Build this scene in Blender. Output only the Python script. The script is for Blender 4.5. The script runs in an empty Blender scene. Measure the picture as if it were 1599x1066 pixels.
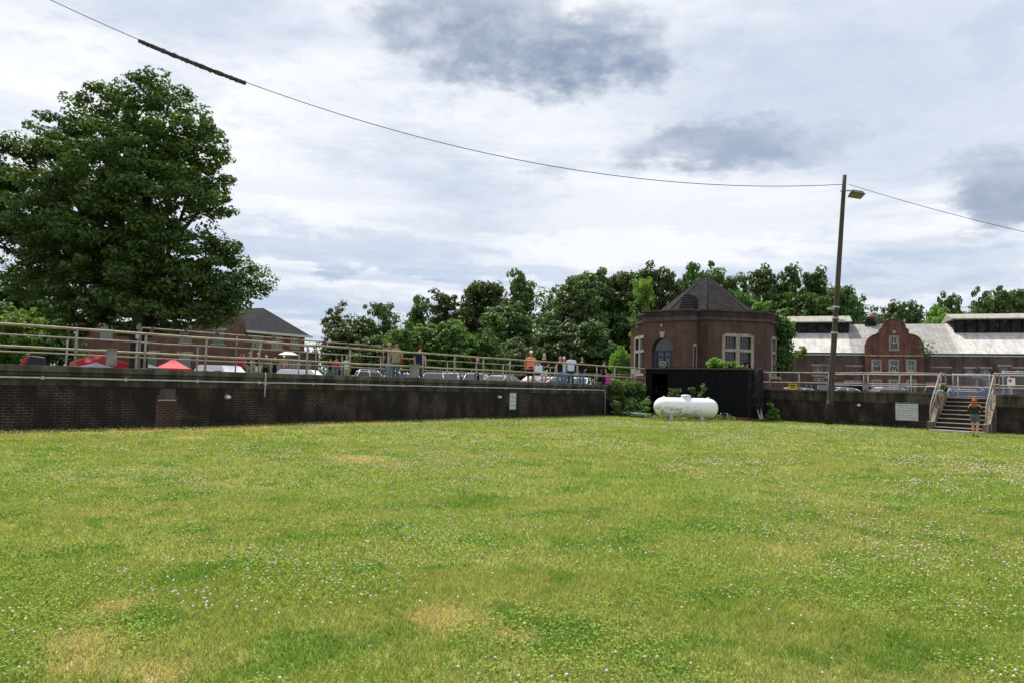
import bpy, bmesh, math, random
import numpy as np
from math import sin, cos, pi, radians, sqrt, atan2
from mathutils import Vector, Matrix, Euler, noise
R = radians
random.seed(7); rng = np.random.default_rng(7)
scn = bpy.context.scene
col = scn.collection

# ---------------------------------------------------------------- camera
F = 1075.0; PITCH = R(3.62); ROLL = R(1.55)
cam_d = bpy.data.cameras.new('camera'); cam = bpy.data.objects.new('camera', cam_d); col.objects.link(cam)
cam_d.sensor_width = 36; cam_d.lens = 36*F/1599; cam_d.clip_start = .05; cam_d.clip_end = 3000
cam.location = (0, 0, 1.6)
CM = Matrix.Rotation(pi/2+PITCH, 3, 'X') @ Matrix.Rotation(ROLL, 3, 'Z')
cam.rotation_euler = CM.to_euler()
scn.camera = cam
def P(px, py, D):
    d = CM @ Vector(((px-799.5)/F, -(py-533)/F, -1)); return Vector((0, 0, 1.6)) + d*(D/d.y)
def hor(px): return 601.2 + (px-800)*.0272
def G(px, D, z=0.):
    p = P(px, hor(px)-(z-1.6)*F/D, D); return Vector((p.x, D, z))

# ---------------------------------------------------------------- light and sky
SUN_EL, SUN_AZ = R(58), R(-22)        # azimuth from +Y towards +X
scn.view_settings.view_transform = 'Standard'; scn.view_settings.look = 'None'
scn.view_settings.exposure = 0.36; scn.view_settings.gamma = 1
sd = bpy.data.lights.new('sun', 'SUN'); sd.energy = 4.9; sd.angle = R(2.5); sd.color = (1, .955, .88)
so = bpy.data.objects.new('sun', sd); col.objects.link(so)
sv = Vector((sin(SUN_AZ)*cos(SUN_EL), cos(SUN_AZ)*cos(SUN_EL), sin(SUN_EL)))
so.rotation_euler = sv.to_track_quat('Z', 'Y').to_euler(); so.location = sv*80

class NT:
    """small node-tree helper"""
    def __init__(s, nt): s.nt = nt; s.n = nt.nodes; s.l = nt.links
    def new(s, t, **k):
        n = s.n.new(t)
        for a, b in k.items(): setattr(n, a, b)
        return n
    def put(s, sock, v):
        if isinstance(v, bpy.types.NodeSocket): s.l.new(v, sock)
        elif isinstance(v, (int, float)):
            try: sock.default_value = v
            except TypeError: sock.default_value = (v, v, v)
        else:
            v = tuple(v)
            if sock.type == 'RGBA' and len(v) == 3: v = v+(1,)
            sock.default_value = v
    def math(s, op, a, b=0., c=None):
        n = s.new('ShaderNodeMath', operation=op); s.put(n.inputs[0], a); s.put(n.inputs[1], b)
        if c is not None: s.put(n.inputs[2], c)
        return n.outputs[0]
    def mix(s, f, a, b, mode='MIX'):
        n = s.new('ShaderNodeMix', data_type='RGBA', blend_type=mode)
        s.put(n.inputs['Factor'], f); s.put(n.inputs[6], a); s.put(n.inputs[7], b); return n.outputs[2]
    def noise(s, vec, scale, detail=4, rough=.55, dim='3D'):
        n = s.new('ShaderNodeTexNoise'); s.put(n.inputs['Vector'], vec); n.inputs['Scale'].default_value = scale
        n.inputs['Detail'].default_value = detail; n.inputs['Roughness'].default_value = rough; return n.outputs['Fac']
    def ramp(s, f, a, b):          # smooth 0..1 between a and b
        n = s.new('ShaderNodeMapRange', interpolation_type='SMOOTHSTEP'); s.put(n.inputs[0], f)
        s.put(n.inputs[1], a); s.put(n.inputs[2], b); return n.outputs[0]
    def mapping(s, vec, scale=(1, 1, 1), loc=(0, 0, 0)):
        n = s.new('ShaderNodeMapping'); s.put(n.inputs['Vector'], vec); n.inputs['Scale'].default_value = scale
        n.inputs['Location'].default_value = loc; return n.outputs[0]
    def comb(s, x, y, z):
        n = s.new('ShaderNodeCombineXYZ'); s.put(n.inputs[0], x); s.put(n.inputs[1], y); s.put(n.inputs[2], z); return n.outputs[0]

world = bpy.data.worlds.new('World'); scn.world = world; world.use_nodes = True
w = NT(world.node_tree); w.n.clear()
sky = w.new('ShaderNodeTexSky', sky_type='NISHITA', sun_disc=False, sun_elevation=SUN_EL, sun_rotation=SUN_AZ)
tc = w.new('ShaderNodeTexCoord'); sep = w.new('ShaderNodeSeparateXYZ'); w.l.new(tc.outputs['Generated'], sep.inputs[0])
dx, dy, dz = sep.outputs
az = w.math('ARCTAN2', dx, dy); el = w.math('ARCSINE', dz)
zz = w.math('ADD', w.math('MAXIMUM', dz, 0.), .10)
uv = w.comb(w.math('DIVIDE', dx, zz), w.math('DIVIDE', dy, zz), 0.)
n1 = w.noise(w.mapping(uv, (.55, .8, 1), (3.1, 1.7, 0)), 1.0, 6, .55)
n2 = w.noise(w.mapping(uv, (.9, 1.5, 1), (9.2, 4.4, 0)), 1.6, 8, .62)
n3 = w.noise(w.mapping(tc.outputs['Generated'], (6, 6, 9)), 1.4, 9, .62)
n4 = w.noise(w.mapping(tc.outputs['Generated'], (7, 7, 20), (2, 5, 1)), 1.7, 9, .66)
n3b = w.noise(w.mapping(tc.outputs['Generated'], (9, 9, 16), (4, 4, 4)), 1.6, 9, .6)
warp_a = w.math('MULTIPLY', w.math('SUBTRACT', n3, .5), .34); warp_e = w.math('MULTIPLY', w.math('ADD', w.math('SUBTRACT', n2, .5), w.math('MULTIPLY', w.math('SUBTRACT', n3b, .5), .8)), .11)
azw = w.math('ADD', az, warp_a); elw = w.math('ADD', el, warp_e)
def blob(px, py, sx, sy, gain=1.):
    d = CM @ Vector(((px-799.5)/F, -(py-533)/F, -1)); d.normalize()
    a, e = atan2(d.x, d.y), math.asin(d.z)
    u = w.math('MULTIPLY', w.math('SUBTRACT', azw, a), F/sx); v = w.math('MULTIPLY', w.math('SUBTRACT', elw, e), F/sy)
    q = w.math('ADD', w.math('MULTIPLY', u, u), w.math('MULTIPLY', v, v))
    return w.math('MULTIPLY', w.ramp(q, 1.6, .1), gain)
def total(bl):
    s = bl[0]
    for b in bl[1:]: s = w.math('MAXIMUM', s, b)
    return s
WHITE = (7.9, 8.0, 8.3); PALE = (6.1, 6.5, 7.25); GREY = (4.25, 4.95, 6.25); DARK = (2.25, 2.85, 3.95)
c = w.mix(w.ramp(n1, .36, .62), WHITE, PALE)
c = w.mix(w.math('MULTIPLY', w.ramp(n2, .46, .72), .62), c, GREY)
c = w.mix(w.math('MULTIPLY', w.ramp(n4, .46, .70), .42), c, GREY)
c = w.mix(w.math('MULTIPLY', w.ramp(n4, .46, .3), .45), c, (7.5, 7.6, 7.8))
bands = w.noise(w.comb(w.math('ADD', w.math('MULTIPLY', az, 2.6), w.math('MULTIPLY', n3, .8)), w.math('ADD', w.math('MULTIPLY', el, 26.), w.math('MULTIPLY', n2, 1.2)), 2.), 1., 7, .6)
c = w.mix(w.math('MULTIPLY', w.math('MULTIPLY', w.ramp(bands, .46, .66), w.ramp(el, .42, .22)), .62), c, (4.5, 5.3, 6.7))
greys = total([blob(1400, 90, 300, 120, .55), blob(300, 20, 190, 50, .3), blob(640, 300, 240, 60, .4), blob(260, 130, 90, 60, .3), blob(150, 350, 300, 70, .25),
               blob(1250, 150, 160, 80, .5), blob(830, 330, 160, 40, .35), blob(1560, 60, 90, 60, .75), blob(560, 390, 240, 28, .55), blob(1540, 225, 200, 60, .35)])
c = w.mix(greys, c, GREY)
darks = total([blob(730, 50, 150, 62, .9), blob(820, 85, 150, 58, .95), blob(920, 88, 150, 58, 1.), blob(1130, 228, 150, 40, .75), blob(1240, 245, 110, 22, .4), blob(1580, 300, 90, 46, .8), blob(850, 272, 50, 14, .35)])
c = w.mix(w.math('MULTIPLY', darks, w.math('ADD', .55, w.math('MULTIPLY', w.ramp(n3b, .3, .6), .45))), c, DARK)
brt = total([blob(470, 300, 200, 45, .5), blob(1040, 330, 260, 60, .55), blob(560, 440, 260, 20, .8), blob(1000, 390, 280, 30, .8)])
c = w.mix(brt, c, WHITE)
# open strips of blue low over the horizon and small gaps
stripe = w.noise(w.comb(w.math('MULTIPLY', az, 2.2), w.math('MULTIPLY', el, 46.), 0.), 1.0, 3, .5)
low = w.math('MULTIPLY', w.ramp(el, .20, .10), w.ramp(az, .10, -.12))
gap = total([w.math('MULTIPLY', low, w.math('MULTIPLY', w.ramp(stripe, .46, .70), .8)), blob(480, 470, 330, 40, .3), blob(1440, 432, 190, 34, .35)])
skyc = w.mix(.6, w.mix(1., sky.outputs[0], (.5, .5, .5), 'MULTIPLY'), (2.5, 3.9, 6.2))
c = w.mix(gap, c, skyc)
ground_mix = w.ramp(dz, -.02, -.2)
c = w.mix(ground_mix, c, (2., 2.3, 1.5))
bg = w.new('ShaderNodeBackground'); w.l.new(c, bg.inputs[0]); bg.inputs[1].default_value = .1
wo = w.new('ShaderNodeOutputWorld'); w.l.new(bg.outputs[0], wo.inputs[0])

# ---------------------------------------------------------------- materials
MATS = {}
def base_mat(name, rough=.8, spec=.3, metal=0.):
    m = bpy.data.materials.new(name); m.use_nodes = True; t = NT(m.node_tree)
    b = t.n['Principled BSDF']; b.inputs['Roughness'].default_value = rough
    b.inputs['Specular IOR Level'].default_value = spec; b.inputs['Metallic'].default_value = metal
    MATS[name] = m; return m, t, b
def obj_co(t): return t.new('ShaderNodeTexCoord').outputs['Object']
def uv_co(t): return t.new('ShaderNodeTexCoord').outputs['UV']
def plain(name, c1, c2=None, scale=3., rough=.7, spec=.3, metal=0., stretch=(1, 1, 1), bump=0.):
    m, t, b = base_mat(name, rough, spec, metal); c2 = c2 or tuple(v*.82 for v in c1)
    f = t.noise(t.mapping(obj_co(t), stretch), scale, 5, .6)
    t.put(b.inputs['Base Color'], t.mix(t.ramp(f, .35, .65), c1, c2))
    if bump:
        n = t.new('ShaderNodeBump'); n.inputs['Strength'].default_value = bump; n.inputs['Distance'].default_value = .02
        t.put(n.inputs['Height'], t.noise(obj_co(t), scale*6, 4)); t.l.new(n.outputs[0], b.inputs['Normal'])
    return m
def brick(name, c1, c2, mortar, stain=(.02, .018, .017), amount=.7, bw=.22, bh=.078, ms=.011, streak=(1.1, .16, 1), lo=.42, hi=.6, efflo=0.):
    m, t, b = base_mat(name, .9, .2); u = uv_co(t)
    n = t.new('ShaderNodeTexBrick'); t.put(n.inputs['Vector'], u); n.inputs['Scale'].default_value = 1
    t.put(n.inputs['Color1'], c1); t.put(n.inputs['Color2'], c2); t.put(n.inputs['Mortar'], mortar)
    n.inputs['Mortar Size'].default_value = ms; n.inputs['Brick Width'].default_value = bw; n.inputs['Row Height'].default_value = bh
    n.inputs['Mortar Smooth'].default_value = .3; n.inputs['Bias'].default_value = -.1
    big = t.noise(u, .9, 5, .6); fine = t.noise(u, 9, 3, .6)
    cc = t.mix(t.ramp(big, .3, .7), n.outputs[0], t.mix(1., n.outputs[0], (.62, .6, .62), 'MULTIPLY'))
    cc = t.mix(t.math('MULTIPLY', t.ramp(fine, .4, .7), .4), cc, tuple(v*1.35 for v in c1))
    if efflo: cc = t.mix(t.math('MULTIPLY', t.ramp(t.noise(t.mapping(u, (.6, 2.2, 1), (4, 2, 0)), 1.2, 6, .7), .58, .72), efflo), cc, (.22, .2, .18))
    st = t.ramp(t.noise(t.mapping(u, streak), 1.5, 5, .6), lo, hi)
    cc = t.mix(t.math('MULTIPLY', st, amount), cc, stain)
    t.put(b.inputs['Base Color'], cc)
    bp = t.new('ShaderNodeBump'); bp.inputs['Strength'].default_value = .5; bp.inputs['Distance'].default_value = .01
    t.put(bp.inputs['Height'], t.math('SUBTRACT', 1., n.outputs['Fac'])); t.l.new(bp.outputs[0], b.inputs['Normal']); return m
brick('wall_brick', (.060, .028, .023), (.034, .020, .018), (.135, .122, .11), stain=(.012, .011, .010), amount=.85, lo=.30, hi=.58, efflo=.15, streak=(.9, .45, 1), bh=.08, ms=.013)
brick('old_brick', (.125, .066, .050), (.080, .044, .036), (.15, .125, .11), amount=.35, ms=.009)
brick('red_brick', (.22, .085, .056), (.15, .062, .045), (.2, .16, .13), amount=.4)
brick('pale_brick', (.155, .090, .078), (.11, .068, .06), (.17, .14, .125), amount=.45, streak=(.6, .2, 1))
brick('far_brick', (.16, .080, .068), (.12, .060, .053), (.17, .135, .12), amount=.25)
def concrete(name, c1, c2, stain=(.03, .028, .024), amount=.7, lo=.42, hi=.62, sx=1.3):
    m, t, b = base_mat(name, .92, .2); u = uv_co(t)
    cc = t.mix(t.ramp(t.noise(u, 3, 6, .65), .3, .7), c1, c2)
    cc = t.mix(t.math('MULTIPLY', t.ramp(t.noise(t.mapping(u, (sx, .25, 1)), 1.4, 5, .65), lo, hi), amount), cc, stain)
    t.put(b.inputs['Base Color'], cc)
    bp = t.new('ShaderNodeBump'); bp.inputs['Strength'].default_value = .4; bp.inputs['Distance'].default_value = .01
    t.put(bp.inputs['Height'], t.noise(u, 14, 6, .7)); t.l.new(bp.outputs[0], b.inputs['Normal']); return m
concrete('band_concrete', (.105, .094, .068), (.06, .052, .04), stain=(.018, .016, .013), amount=.9, lo=.36, hi=.60)
concrete('coping_concrete', (.14, .128, .105), (.075, .068, .055), amount=.8, lo=.38, hi=.60)
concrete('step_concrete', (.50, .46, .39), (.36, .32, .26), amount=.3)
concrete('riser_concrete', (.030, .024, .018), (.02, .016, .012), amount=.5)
concrete('stringer_concrete', (.33, .27, .21), (.17, .12, .085), stain=(.05, .04, .033), amount=.8, lo=.45, hi=.55)
concrete('stone_trim', (.42, .37, .30), (.30, .26, .21), amount=.35)
concrete('cornice_stone', (.10, .088, .08), (.06, .053, .05), amount=.5)
concrete('paving', (.30, .28, .25), (.22, .20, .18), amount=.4)
def metal_paint(name, c1, c2, rust=(.16, .06, .025), amt=.75, lo=.56, hi=.68, rough=.6, scale=2.2):
    m, t, b = base_mat(name, rough, .4); o = obj_co(t)
    cc = t.mix(t.ramp(t.noise(o, 5, 4), .35, .65), c1, c2)
    cc = t.mix(t.math('MULTIPLY', t.ramp(t.noise(o, scale, 6, .65), lo, hi), amt), cc, rust)
    t.put(b.inputs['Base Color'], cc); return m
metal_paint('rail_paint', (.31, .265, .18), (.22, .18, .125), rust=(.12, .06, .035), lo=.52, hi=.66)
metal_paint('rail_back_paint', (.24, .20, .155), (.15, .12, .09), rust=(.09, .05, .035), lo=.5, hi=.66)
metal_paint('post_paint', (.30, .285, .25), (.22, .205, .175), rust=(.14, .08, .05), lo=.6, hi=.72)
metal_paint('grey_steel', (.38, .40, .42), (.28, .29, .31), lo=.75, hi=.9)
metal_paint('conduit_steel', (.42, .44, .47), (.32, .34, .36), lo=.75, hi=.9)
metal_paint('box_grey', (.20, .21, .21), (.15, .155, .155), lo=.72, hi=.9)
metal_paint('container_black', (.009, .010, .013), (.005, .006, .008), rust=(.03, .028, .027), lo=.60, hi=.78, amt=.45, rough=.85, scale=1.1)
metal_paint('container_end', (.03, .031, .033), (.012, .012, .014), rust=(.12, .115, .11), lo=.52, hi=.7, amt=.6, rough=.85, scale=1.6)
metal_paint('rusty_steel', (.13, .065, .035), (.06, .035, .025), rust=(.22, .12, .06), lo=.5, hi=.7)
metal_paint('white_panel', (.52, .54, .55), (.42, .43, .44), rust=(.3, .25, .2), lo=.62, hi=.8, amt=.5)
for k_ in ('container_black', 'container_end'): MATS[k_].node_tree.nodes['Principled BSDF'].inputs['Specular IOR Level'].default_value = .06
plain('pole_wood', (.085, .07, .055), (.045, .037, .031), 3, .9, stretch=(4, 4, .3), bump=.4)
plain('pole_tar', (.022, .019, .017), (.035, .028, .022), 3, .8)
plain('black_rubber', (.02, .02, .02), rough=.8)
plain('dark_void', (.008, .008, .009), (.012, .012, .012), rough=.95)
plain('wire_black', (.03, .03, .03), rough=.7)
plain('wrap_cloth', (.07, .072, .065), (.025, .026, .024), 9, .9)
plain('lamp_grey', (.09, .09, .085), rough=.5)
plain('lamp_glass', (.22, .22, .12), (.16, .16, .09), rough=.2, spec=.5)
plain('white_paint', (.75, .76, .78), (.66, .67, .69), rough=.35)
plain('bark', (.06, .048, .036), (.03, .025, .02), 3, .95, stretch=(3, 3, .5), bump=.5)
plain('red_canvas', (.75, .05, .07), (.65, .045, .06), rough=.7)
plain('white_canvas', (.75, .76, .8), rough=.7)
plain('navy_canvas', (.02, .024, .035), rough=.7)
plain('slate', (.036, .036, .040), (.024, .024, .028), 2., .95, .04, stretch=(1, 1, 3), bump=.3)
plain('green_slat', (.03, .05, .045), rough=.6)
plain('blue_door', (.035, .045, .068), (.022, .028, .042), 2, .5)
plain('yellow_sign', (.75, .6, .03), rough=.5)
plain('red_mark', (.6, .03, .03), rough=.5)
m, t, b = base_mat('roof_shingle', .97, .04)   # octagon roof
u = uv_co(t); n = t.new('ShaderNodeTexBrick'); t.put(n.inputs['Vector'], u); t.put(n.inputs['Color1'], (.036, .033, .034)); t.put(n.inputs['Color2'], (.023, .021, .023))
t.put(n.inputs['Mortar'], (.02, .018, .018)); n.inputs['Brick Width'].default_value = .3; n.inputs['Row Height'].default_value = .16; n.inputs['Mortar Size'].default_value = .014; n.inputs['Scale'].default_value = 1
t.put(b.inputs['Base Color'], t.mix(t.math('MULTIPLY', t.ramp(t.noise(u, 1.2, 6, .7), .45, .75), .6), n.outputs[0], (.085, .075, .07)))
def pale_roof(name, c1, c2, seam, amt):
    m, t, b = base_mat(name, .75, .3); u = uv_co(t)
    n = t.new('ShaderNodeTexBrick'); t.put(n.inputs['Vector'], u); t.put(n.inputs['Color1'], c1); t.put(n.inputs['Color2'], c2); t.put(n.inputs['Mortar'], seam)
    n.inputs['Brick Width'].default_value = 1.1; n.inputs['Row Height'].default_value = .45; n.inputs['Mortar Size'].default_value = .03; n.inputs['Scale'].default_value = 1
    cc = t.mix(t.math('MULTIPLY', t.ramp(t.noise(t.mapping(u, (1.4, .35, 1)), 1.3, 6, .7), .42, .68), amt), n.outputs[0], (.16, .14, .12))
    t.put(b.inputs['Base Color'], cc)
pale_roof('metal_roof', (.58, .56, .53), (.50, .485, .455), (.36, .345, .32), .5)
pale_roof('shingle_roof', (.36, .35, .335), (.27, .26, .25), (.15, .145, .14), .55)
pale_roof('monitor_roof', (.34, .32, .28), (.30, .28, .24), (.24, .22, .19), .7)
m, t, b = base_mat('window_glass', .08, .8)
t.put(b.inputs['Base Color'], (.02, .024, .027))
m, t, b = base_mat('pale_glass', .12, .6); t.put(b.inputs['Base Color'], (.13, .16, .17))
m, t, b = base_mat('car_glass', .05, .8); t.put(b.inputs['Base Color'], (.025, .032, .04))
m, t, b = base_mat('tank_white', .32, .5); o = obj_co(t)
sp = t.new('ShaderNodeSeparateXYZ'); t.l.new(o, sp.inputs[0])
smudge = t.math('MULTIPLY', t.ramp(t.noise(t.mapping(o, (1, 1, 1.6)), 3.6, 7, .75), .44, .60), t.math('MULTIPLY', t.ramp(sp.outputs[2], .85, .55), t.ramp(sp.outputs[0], .9, .3)))
smudge = t.math('MULTIPLY', smudge, t.ramp(sp.outputs[2], .15, .4))
cc = t.mix(t.math('MULTIPLY', smudge, .8), t.mix(t.noise(o, 2, 3), (.80, .81, .83), (.72, .73, .76)), (.12, .12, .13))
t.put(b.inputs['Base Color'], cc)
def cloth(name, c): return plain(name, c, tuple(v*.8 for v in c), 8, .85, .1)
for nm, c in dict(skin_light=(.55, .32, .23), skin_tan=(.42, .22, .15), skin_brown=(.22, .11, .07), hair_blonde=(.42, .33, .22), hair_red=(.30, .11, .04), hair_brown=(.09, .045, .025),
                  hair_black=(.02, .017, .015), hair_grey=(.42, .41, .4), cloth_orange=(.80, .24, .13), cloth_black=(.014, .014, .017), cloth_navy=(.02, .025, .045), cloth_khaki=(.27, .25, .16),
                  cloth_white=(.75, .77, .8), cloth_paleblue=(.58, .66, .82), cloth_jeans=(.10, .17, .28), cloth_darkjeans=(.03, .055, .10), cloth_red=(.42, .03, .05), cloth_lightblue=(.48, .62, .75),
                  cloth_magenta=(.55, .04, .28), cloth_grey=(.10, .11, .125), cloth_darkgreen=(.02, .035, .03), cloth_tan=(.36, .30, .22), cloth_blue=(.03, .13, .45), shoe_dark=(.03, .025, .025)).items(): cloth(nm, c)
def carpaint(name, c):
    m, t, b = base_mat(name, .25, .5); t.put(b.inputs['Base Color'], c); b.inputs['Coat Weight'].default_value = .5
for nm, c in dict(car_white=(.72, .73, .75), car_silver=(.42, .43, .45), car_blue=(.03, .06, .30), car_black=(.015, .016, .02), car_red=(.42, .02, .03), car_grey=(.16, .17, .18)).items(): carpaint(nm, c)
def leaf_mat(name, c1, c2, c3, scale=.45, trans=.35):
    m = bpy.data.materials.new(name); m.use_nodes = True; t = NT(m.node_tree); t.n.clear(); MATS[name] = m
    g = t.new('ShaderNodeNewGeometry').outputs['Position']
    rnd = t.new('ShaderNodeNewGeometry').outputs['Random Per Island']
    f = t.noise(g, scale, 3, .6)
    cc = t.mix(t.ramp(f, .38, .62), c1, c2); cc = t.mix(t.math('MULTIPLY', rnd, .45), cc, c3)
    oi = t.new('ShaderNodeObjectInfo').outputs['Random']
    h = t.new('ShaderNodeHueSaturation'); t.put(h.inputs['Color'], cc); t.put(h.inputs['Value'], t.math('ADD', .82, t.math('MULTIPLY', oi, .36)))
    t.put(h.inputs['Hue'], t.math('ADD', .488, t.math('MULTIPLY', oi, .024)))
    p = t.new('ShaderNodeBsdfPrincipled'); t.put(p.inputs['Base Color'], h.outputs[0]); p.inputs['Roughness'].default_value = .5; p.inputs['Specular IOR Level'].default_value = .3
    tr = t.new('ShaderNodeBsdfTranslucent'); t.put(tr.inputs[0], t.mix(1., h.outputs[0], (1.5, 1.6, .7), 'MULTIPLY'))
    mx = t.new('ShaderNodeMixShader'); mx.inputs[0].default_value = trans; t.l.new(p.outputs[0], mx.inputs[1]); t.l.new(tr.outputs[0], mx.inputs[2])
    o = t.new('ShaderNodeOutputMaterial'); t.l.new(mx.outputs[0], o.inputs[0]); return m
leaf_mat('leaf_maple', (.064, .112, .021), (.030, .060, .012), (.125, .18, .04), .6, .25)
leaf_mat('leaf_dark', (.052, .094, .028), (.078, .128, .034), (.11, .165, .045), .15, .25)
leaf_mat('leaf_olive', (.058, .090, .028), (.078, .110, .032), (.09, .11, .035), .2, .3)
leaf_mat('leaf_mid', (.05, .10, .026), (.065, .13, .03), (.10, .17, .045), .3, .35)
leaf_mat('leaf_bright', (.11, .20, .035), (.15, .25, .04), (.2, .3, .06), .4, .4)
leaf_mat('leaf_vine', (.055, .115, .03), (.08, .15, .035), (.15, .24, .06), .5, .35)

# ---------------------------------------------------------------- mesh builder
class MB:
    def __init__(s): s.v = []; s.f = []; s.sm = []
    def add(s, vs, fs, smooth=False):
        o = len(s.v); s.v += [tuple(q) for q in vs]; s.f += [tuple(i+o for i in f) for f in fs]; s.sm += [smooth]*len(fs); return s
    def box(s, a, b, M=None):
        x0, y0, z0 = a; x1, y1, z1 = b
        vs = [Vector(q) for q in ((x0, y0, z0), (x1, y0, z0), (x1, y1, z0), (x0, y1, z0), (x0, y0, z1), (x1, y0, z1), (x1, y1, z1), (x0, y1, z1))]
        if M: vs = [M @ q for q in vs]
        return s.add(vs, [(0, 3, 2, 1), (4, 5, 6, 7), (0, 1, 5, 4), (1, 2, 6, 5), (2, 3, 7, 6), (3, 0, 4, 7)])
    def tube(s, pts, rad, n=8, cap=True, smooth=True):
        pts = [Vector(q) for q in pts]; k = len(pts)
        if not isinstance(rad, (list, tuple)): rad = [rad]*k
        vs = []; up = Vector((0, 0, 1)); prev = None
        for i, q in enumerate(pts):
            d = (pts[min(i+1, k-1)]-pts[max(i-1, 0)])
            d = d.normalized() if d.length > 1e-9 else Vector((0, 0, 1))
            a = prev if prev is not None else (Vector((1, 0, 0)) if abs(d.z) > .9 else up.cross(d))
            a = (a-d*a.dot(d)); a.normalize(); prev = a; b = d.cross(a)
            r = rad[i]; rx, ry = r if isinstance(r, (list, tuple)) else (r, r)
            for j in range(n):
                t = 2*pi*j/n; vs.append(q+a*(cos(t)*rx)+b*(sin(t)*ry))
        fs = [(i*n+j, i*n+(j+1) % n, (i+1)*n+(j+1) % n, (i+1)*n+j) for i in range(k-1) for j in range(n)]
        s.add(vs, fs, smooth)
        if cap: o = len(s.v)-len(vs); s.f += [tuple(o+j for j in reversed(range(n))), tuple(o+(k-1)*n+j for j in range(n))]; s.sm += [False, False]
        return s
    def ell(s, c, r, n=12, m=8, M=None):
        vs = []; c = Vector(c)
        for i in range(m+1):
            th = pi*i/m
            for j in range(n):
                ph = 2*pi*j/n; q = Vector((r[0]*sin(th)*cos(ph), r[1]*sin(th)*sin(ph), r[2]*cos(th)))
                vs.append(c+(M @ q if M else q))
        fs = [(i*n+j, (i+1)*n+j, (i+1)*n+(j+1) % n, i*n+(j+1) % n) for i in range(m) for j in range(n)]
        return s.add(vs, fs, True)
    def lathe(s, prof, n=24, M=None, smooth=True):     # prof: list (r, z)
        vs = []
        for r, z in prof:
            for j in range(n):
                q = Vector((r*cos(2*pi*j/n), r*sin(2*pi*j/n), z)); vs.append(M @ q if M else q)
        fs = [(i*n+j, i*n+(j+1) % n, (i+1)*n+(j+1) % n, (i+1)*n+j) for i in range(len(prof)-1) for j in range(n)]
        return s.add(vs, fs, smooth)
    def prism(s, poly, h0, h1, M=None):        # poly in xz extruded along y h0..h1
        n = len(poly); vs = [Vector((x, h0, z)) for x, z in poly]+[Vector((x, h1, z)) for x, z in poly]
        if M: vs = [M @ q for q in vs]
        fs = [tuple(range(n)), tuple(reversed(range(n, 2*n)))]+[(i, i+n, (i+1) % n+n, (i+1) % n) for i in range(n)]
        return s.add(vs, fs)
    def mesh(s, name, mat):
        me = bpy.data.meshes.new(name); me.from_pydata(s.v, [], s.f); me.polygons.foreach_set('use_smooth', s.sm); metric_uv(me)
        if mat: me.materials.append(MATS[mat])
        return me
    def obj(s, name, mat, parent=None, bevel=0):
        o = bpy.data.objects.new(name, s.mesh(name, mat)); col.objects.link(o); o.parent = parent
        if bevel:
            md = o.modifiers.new('bevel', 'BEVEL'); md.width = bevel; md.segments = 2; md.limit_method = 'ANGLE'
        return o
def metric_uv(me):
    nl = len(me.loops)
    if not nl: return
    vi = np.empty(nl, np.int32); me.loops.foreach_get('vertex_index', vi)
    co = np.empty(len(me.vertices)*3, np.float32); me.vertices.foreach_get('co', co); co = co.reshape(-1, 3)
    me.update(); pn = np.empty(len(me.polygons)*3, np.float32); me.polygons.foreach_get('normal', pn); pn = pn.reshape(-1, 3)
    lt = np.empty(len(me.polygons), np.int32); me.polygons.foreach_get('loop_total', lt); N = np.repeat(pn, lt, 0)
    h = np.sqrt(N[:, 0]**2+N[:, 1]**2); flat = h < .15; hs = np.maximum(h, 1e-6)
    T = np.stack([-N[:, 1]/hs, N[:, 0]/hs, np.zeros(nl)], 1); T[flat] = (1, 0, 0); B = np.cross(N, T)
    q = co[vi]; uvv = np.stack([(q*T).sum(1), (q*B).sum(1)], 1); uvv[flat] = q[flat][:, :2]
    l = me.uv_layers.new(name='UVMap'); l.data.foreach_set('uv', uvv.astype(np.float32).ravel())
def empty(name, loc, rz=0., label=None, cat=None, group=None):
    o = bpy.data.objects.new(name, None); col.objects.link(o); o.location = loc; o.rotation_euler = (0, 0, rz); o.empty_display_size = .3
    tag(o, label, cat, group); return o
def tag(o, label=None, cat=None, group=None, kind=None):
    if label: o['label'] = label
    if cat: o['category'] = cat
    if group: o['group'] = group
    if kind: o['kind'] = kind
    return o
def struct(o, kind='structure'): o['kind'] = kind; return o
def np_mesh(name, V, Fc, mat, smooth=False):       # V (n,3); Fc (m,k)
    me = bpy.data.meshes.new(name); k = Fc.shape[1]
    me.vertices.add(len(V)); me.vertices.foreach_set('co', V.astype(np.float32).ravel())
    me.loops.add(Fc.size); me.loops.foreach_set('vertex_index', Fc.astype(np.int32).ravel())
    me.polygons.add(len(Fc)); me.polygons.foreach_set('loop_start', np.arange(0, Fc.size, k, dtype=np.int32)); me.polygons.foreach_set('loop_total', np.full(len(Fc), k, np.int32))
    me.polygons.foreach_set('use_smooth', np.full(len(Fc), smooth)); me.update(calc_edges=True)
    me.materials.append(MATS[mat]); return me
def copy_tree(o, parent=None):
    c = o.copy(); col.objects.link(c); c.parent = parent
    for ch in list(kids.get(o.name, [])): copy_tree(ch, c)
    return c
kids = {}
def reg(root):
    kids[root.name] = [o for o in bpy.data.objects if o.parent == root]
    for k in kids[root.name]: reg(k)

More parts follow.
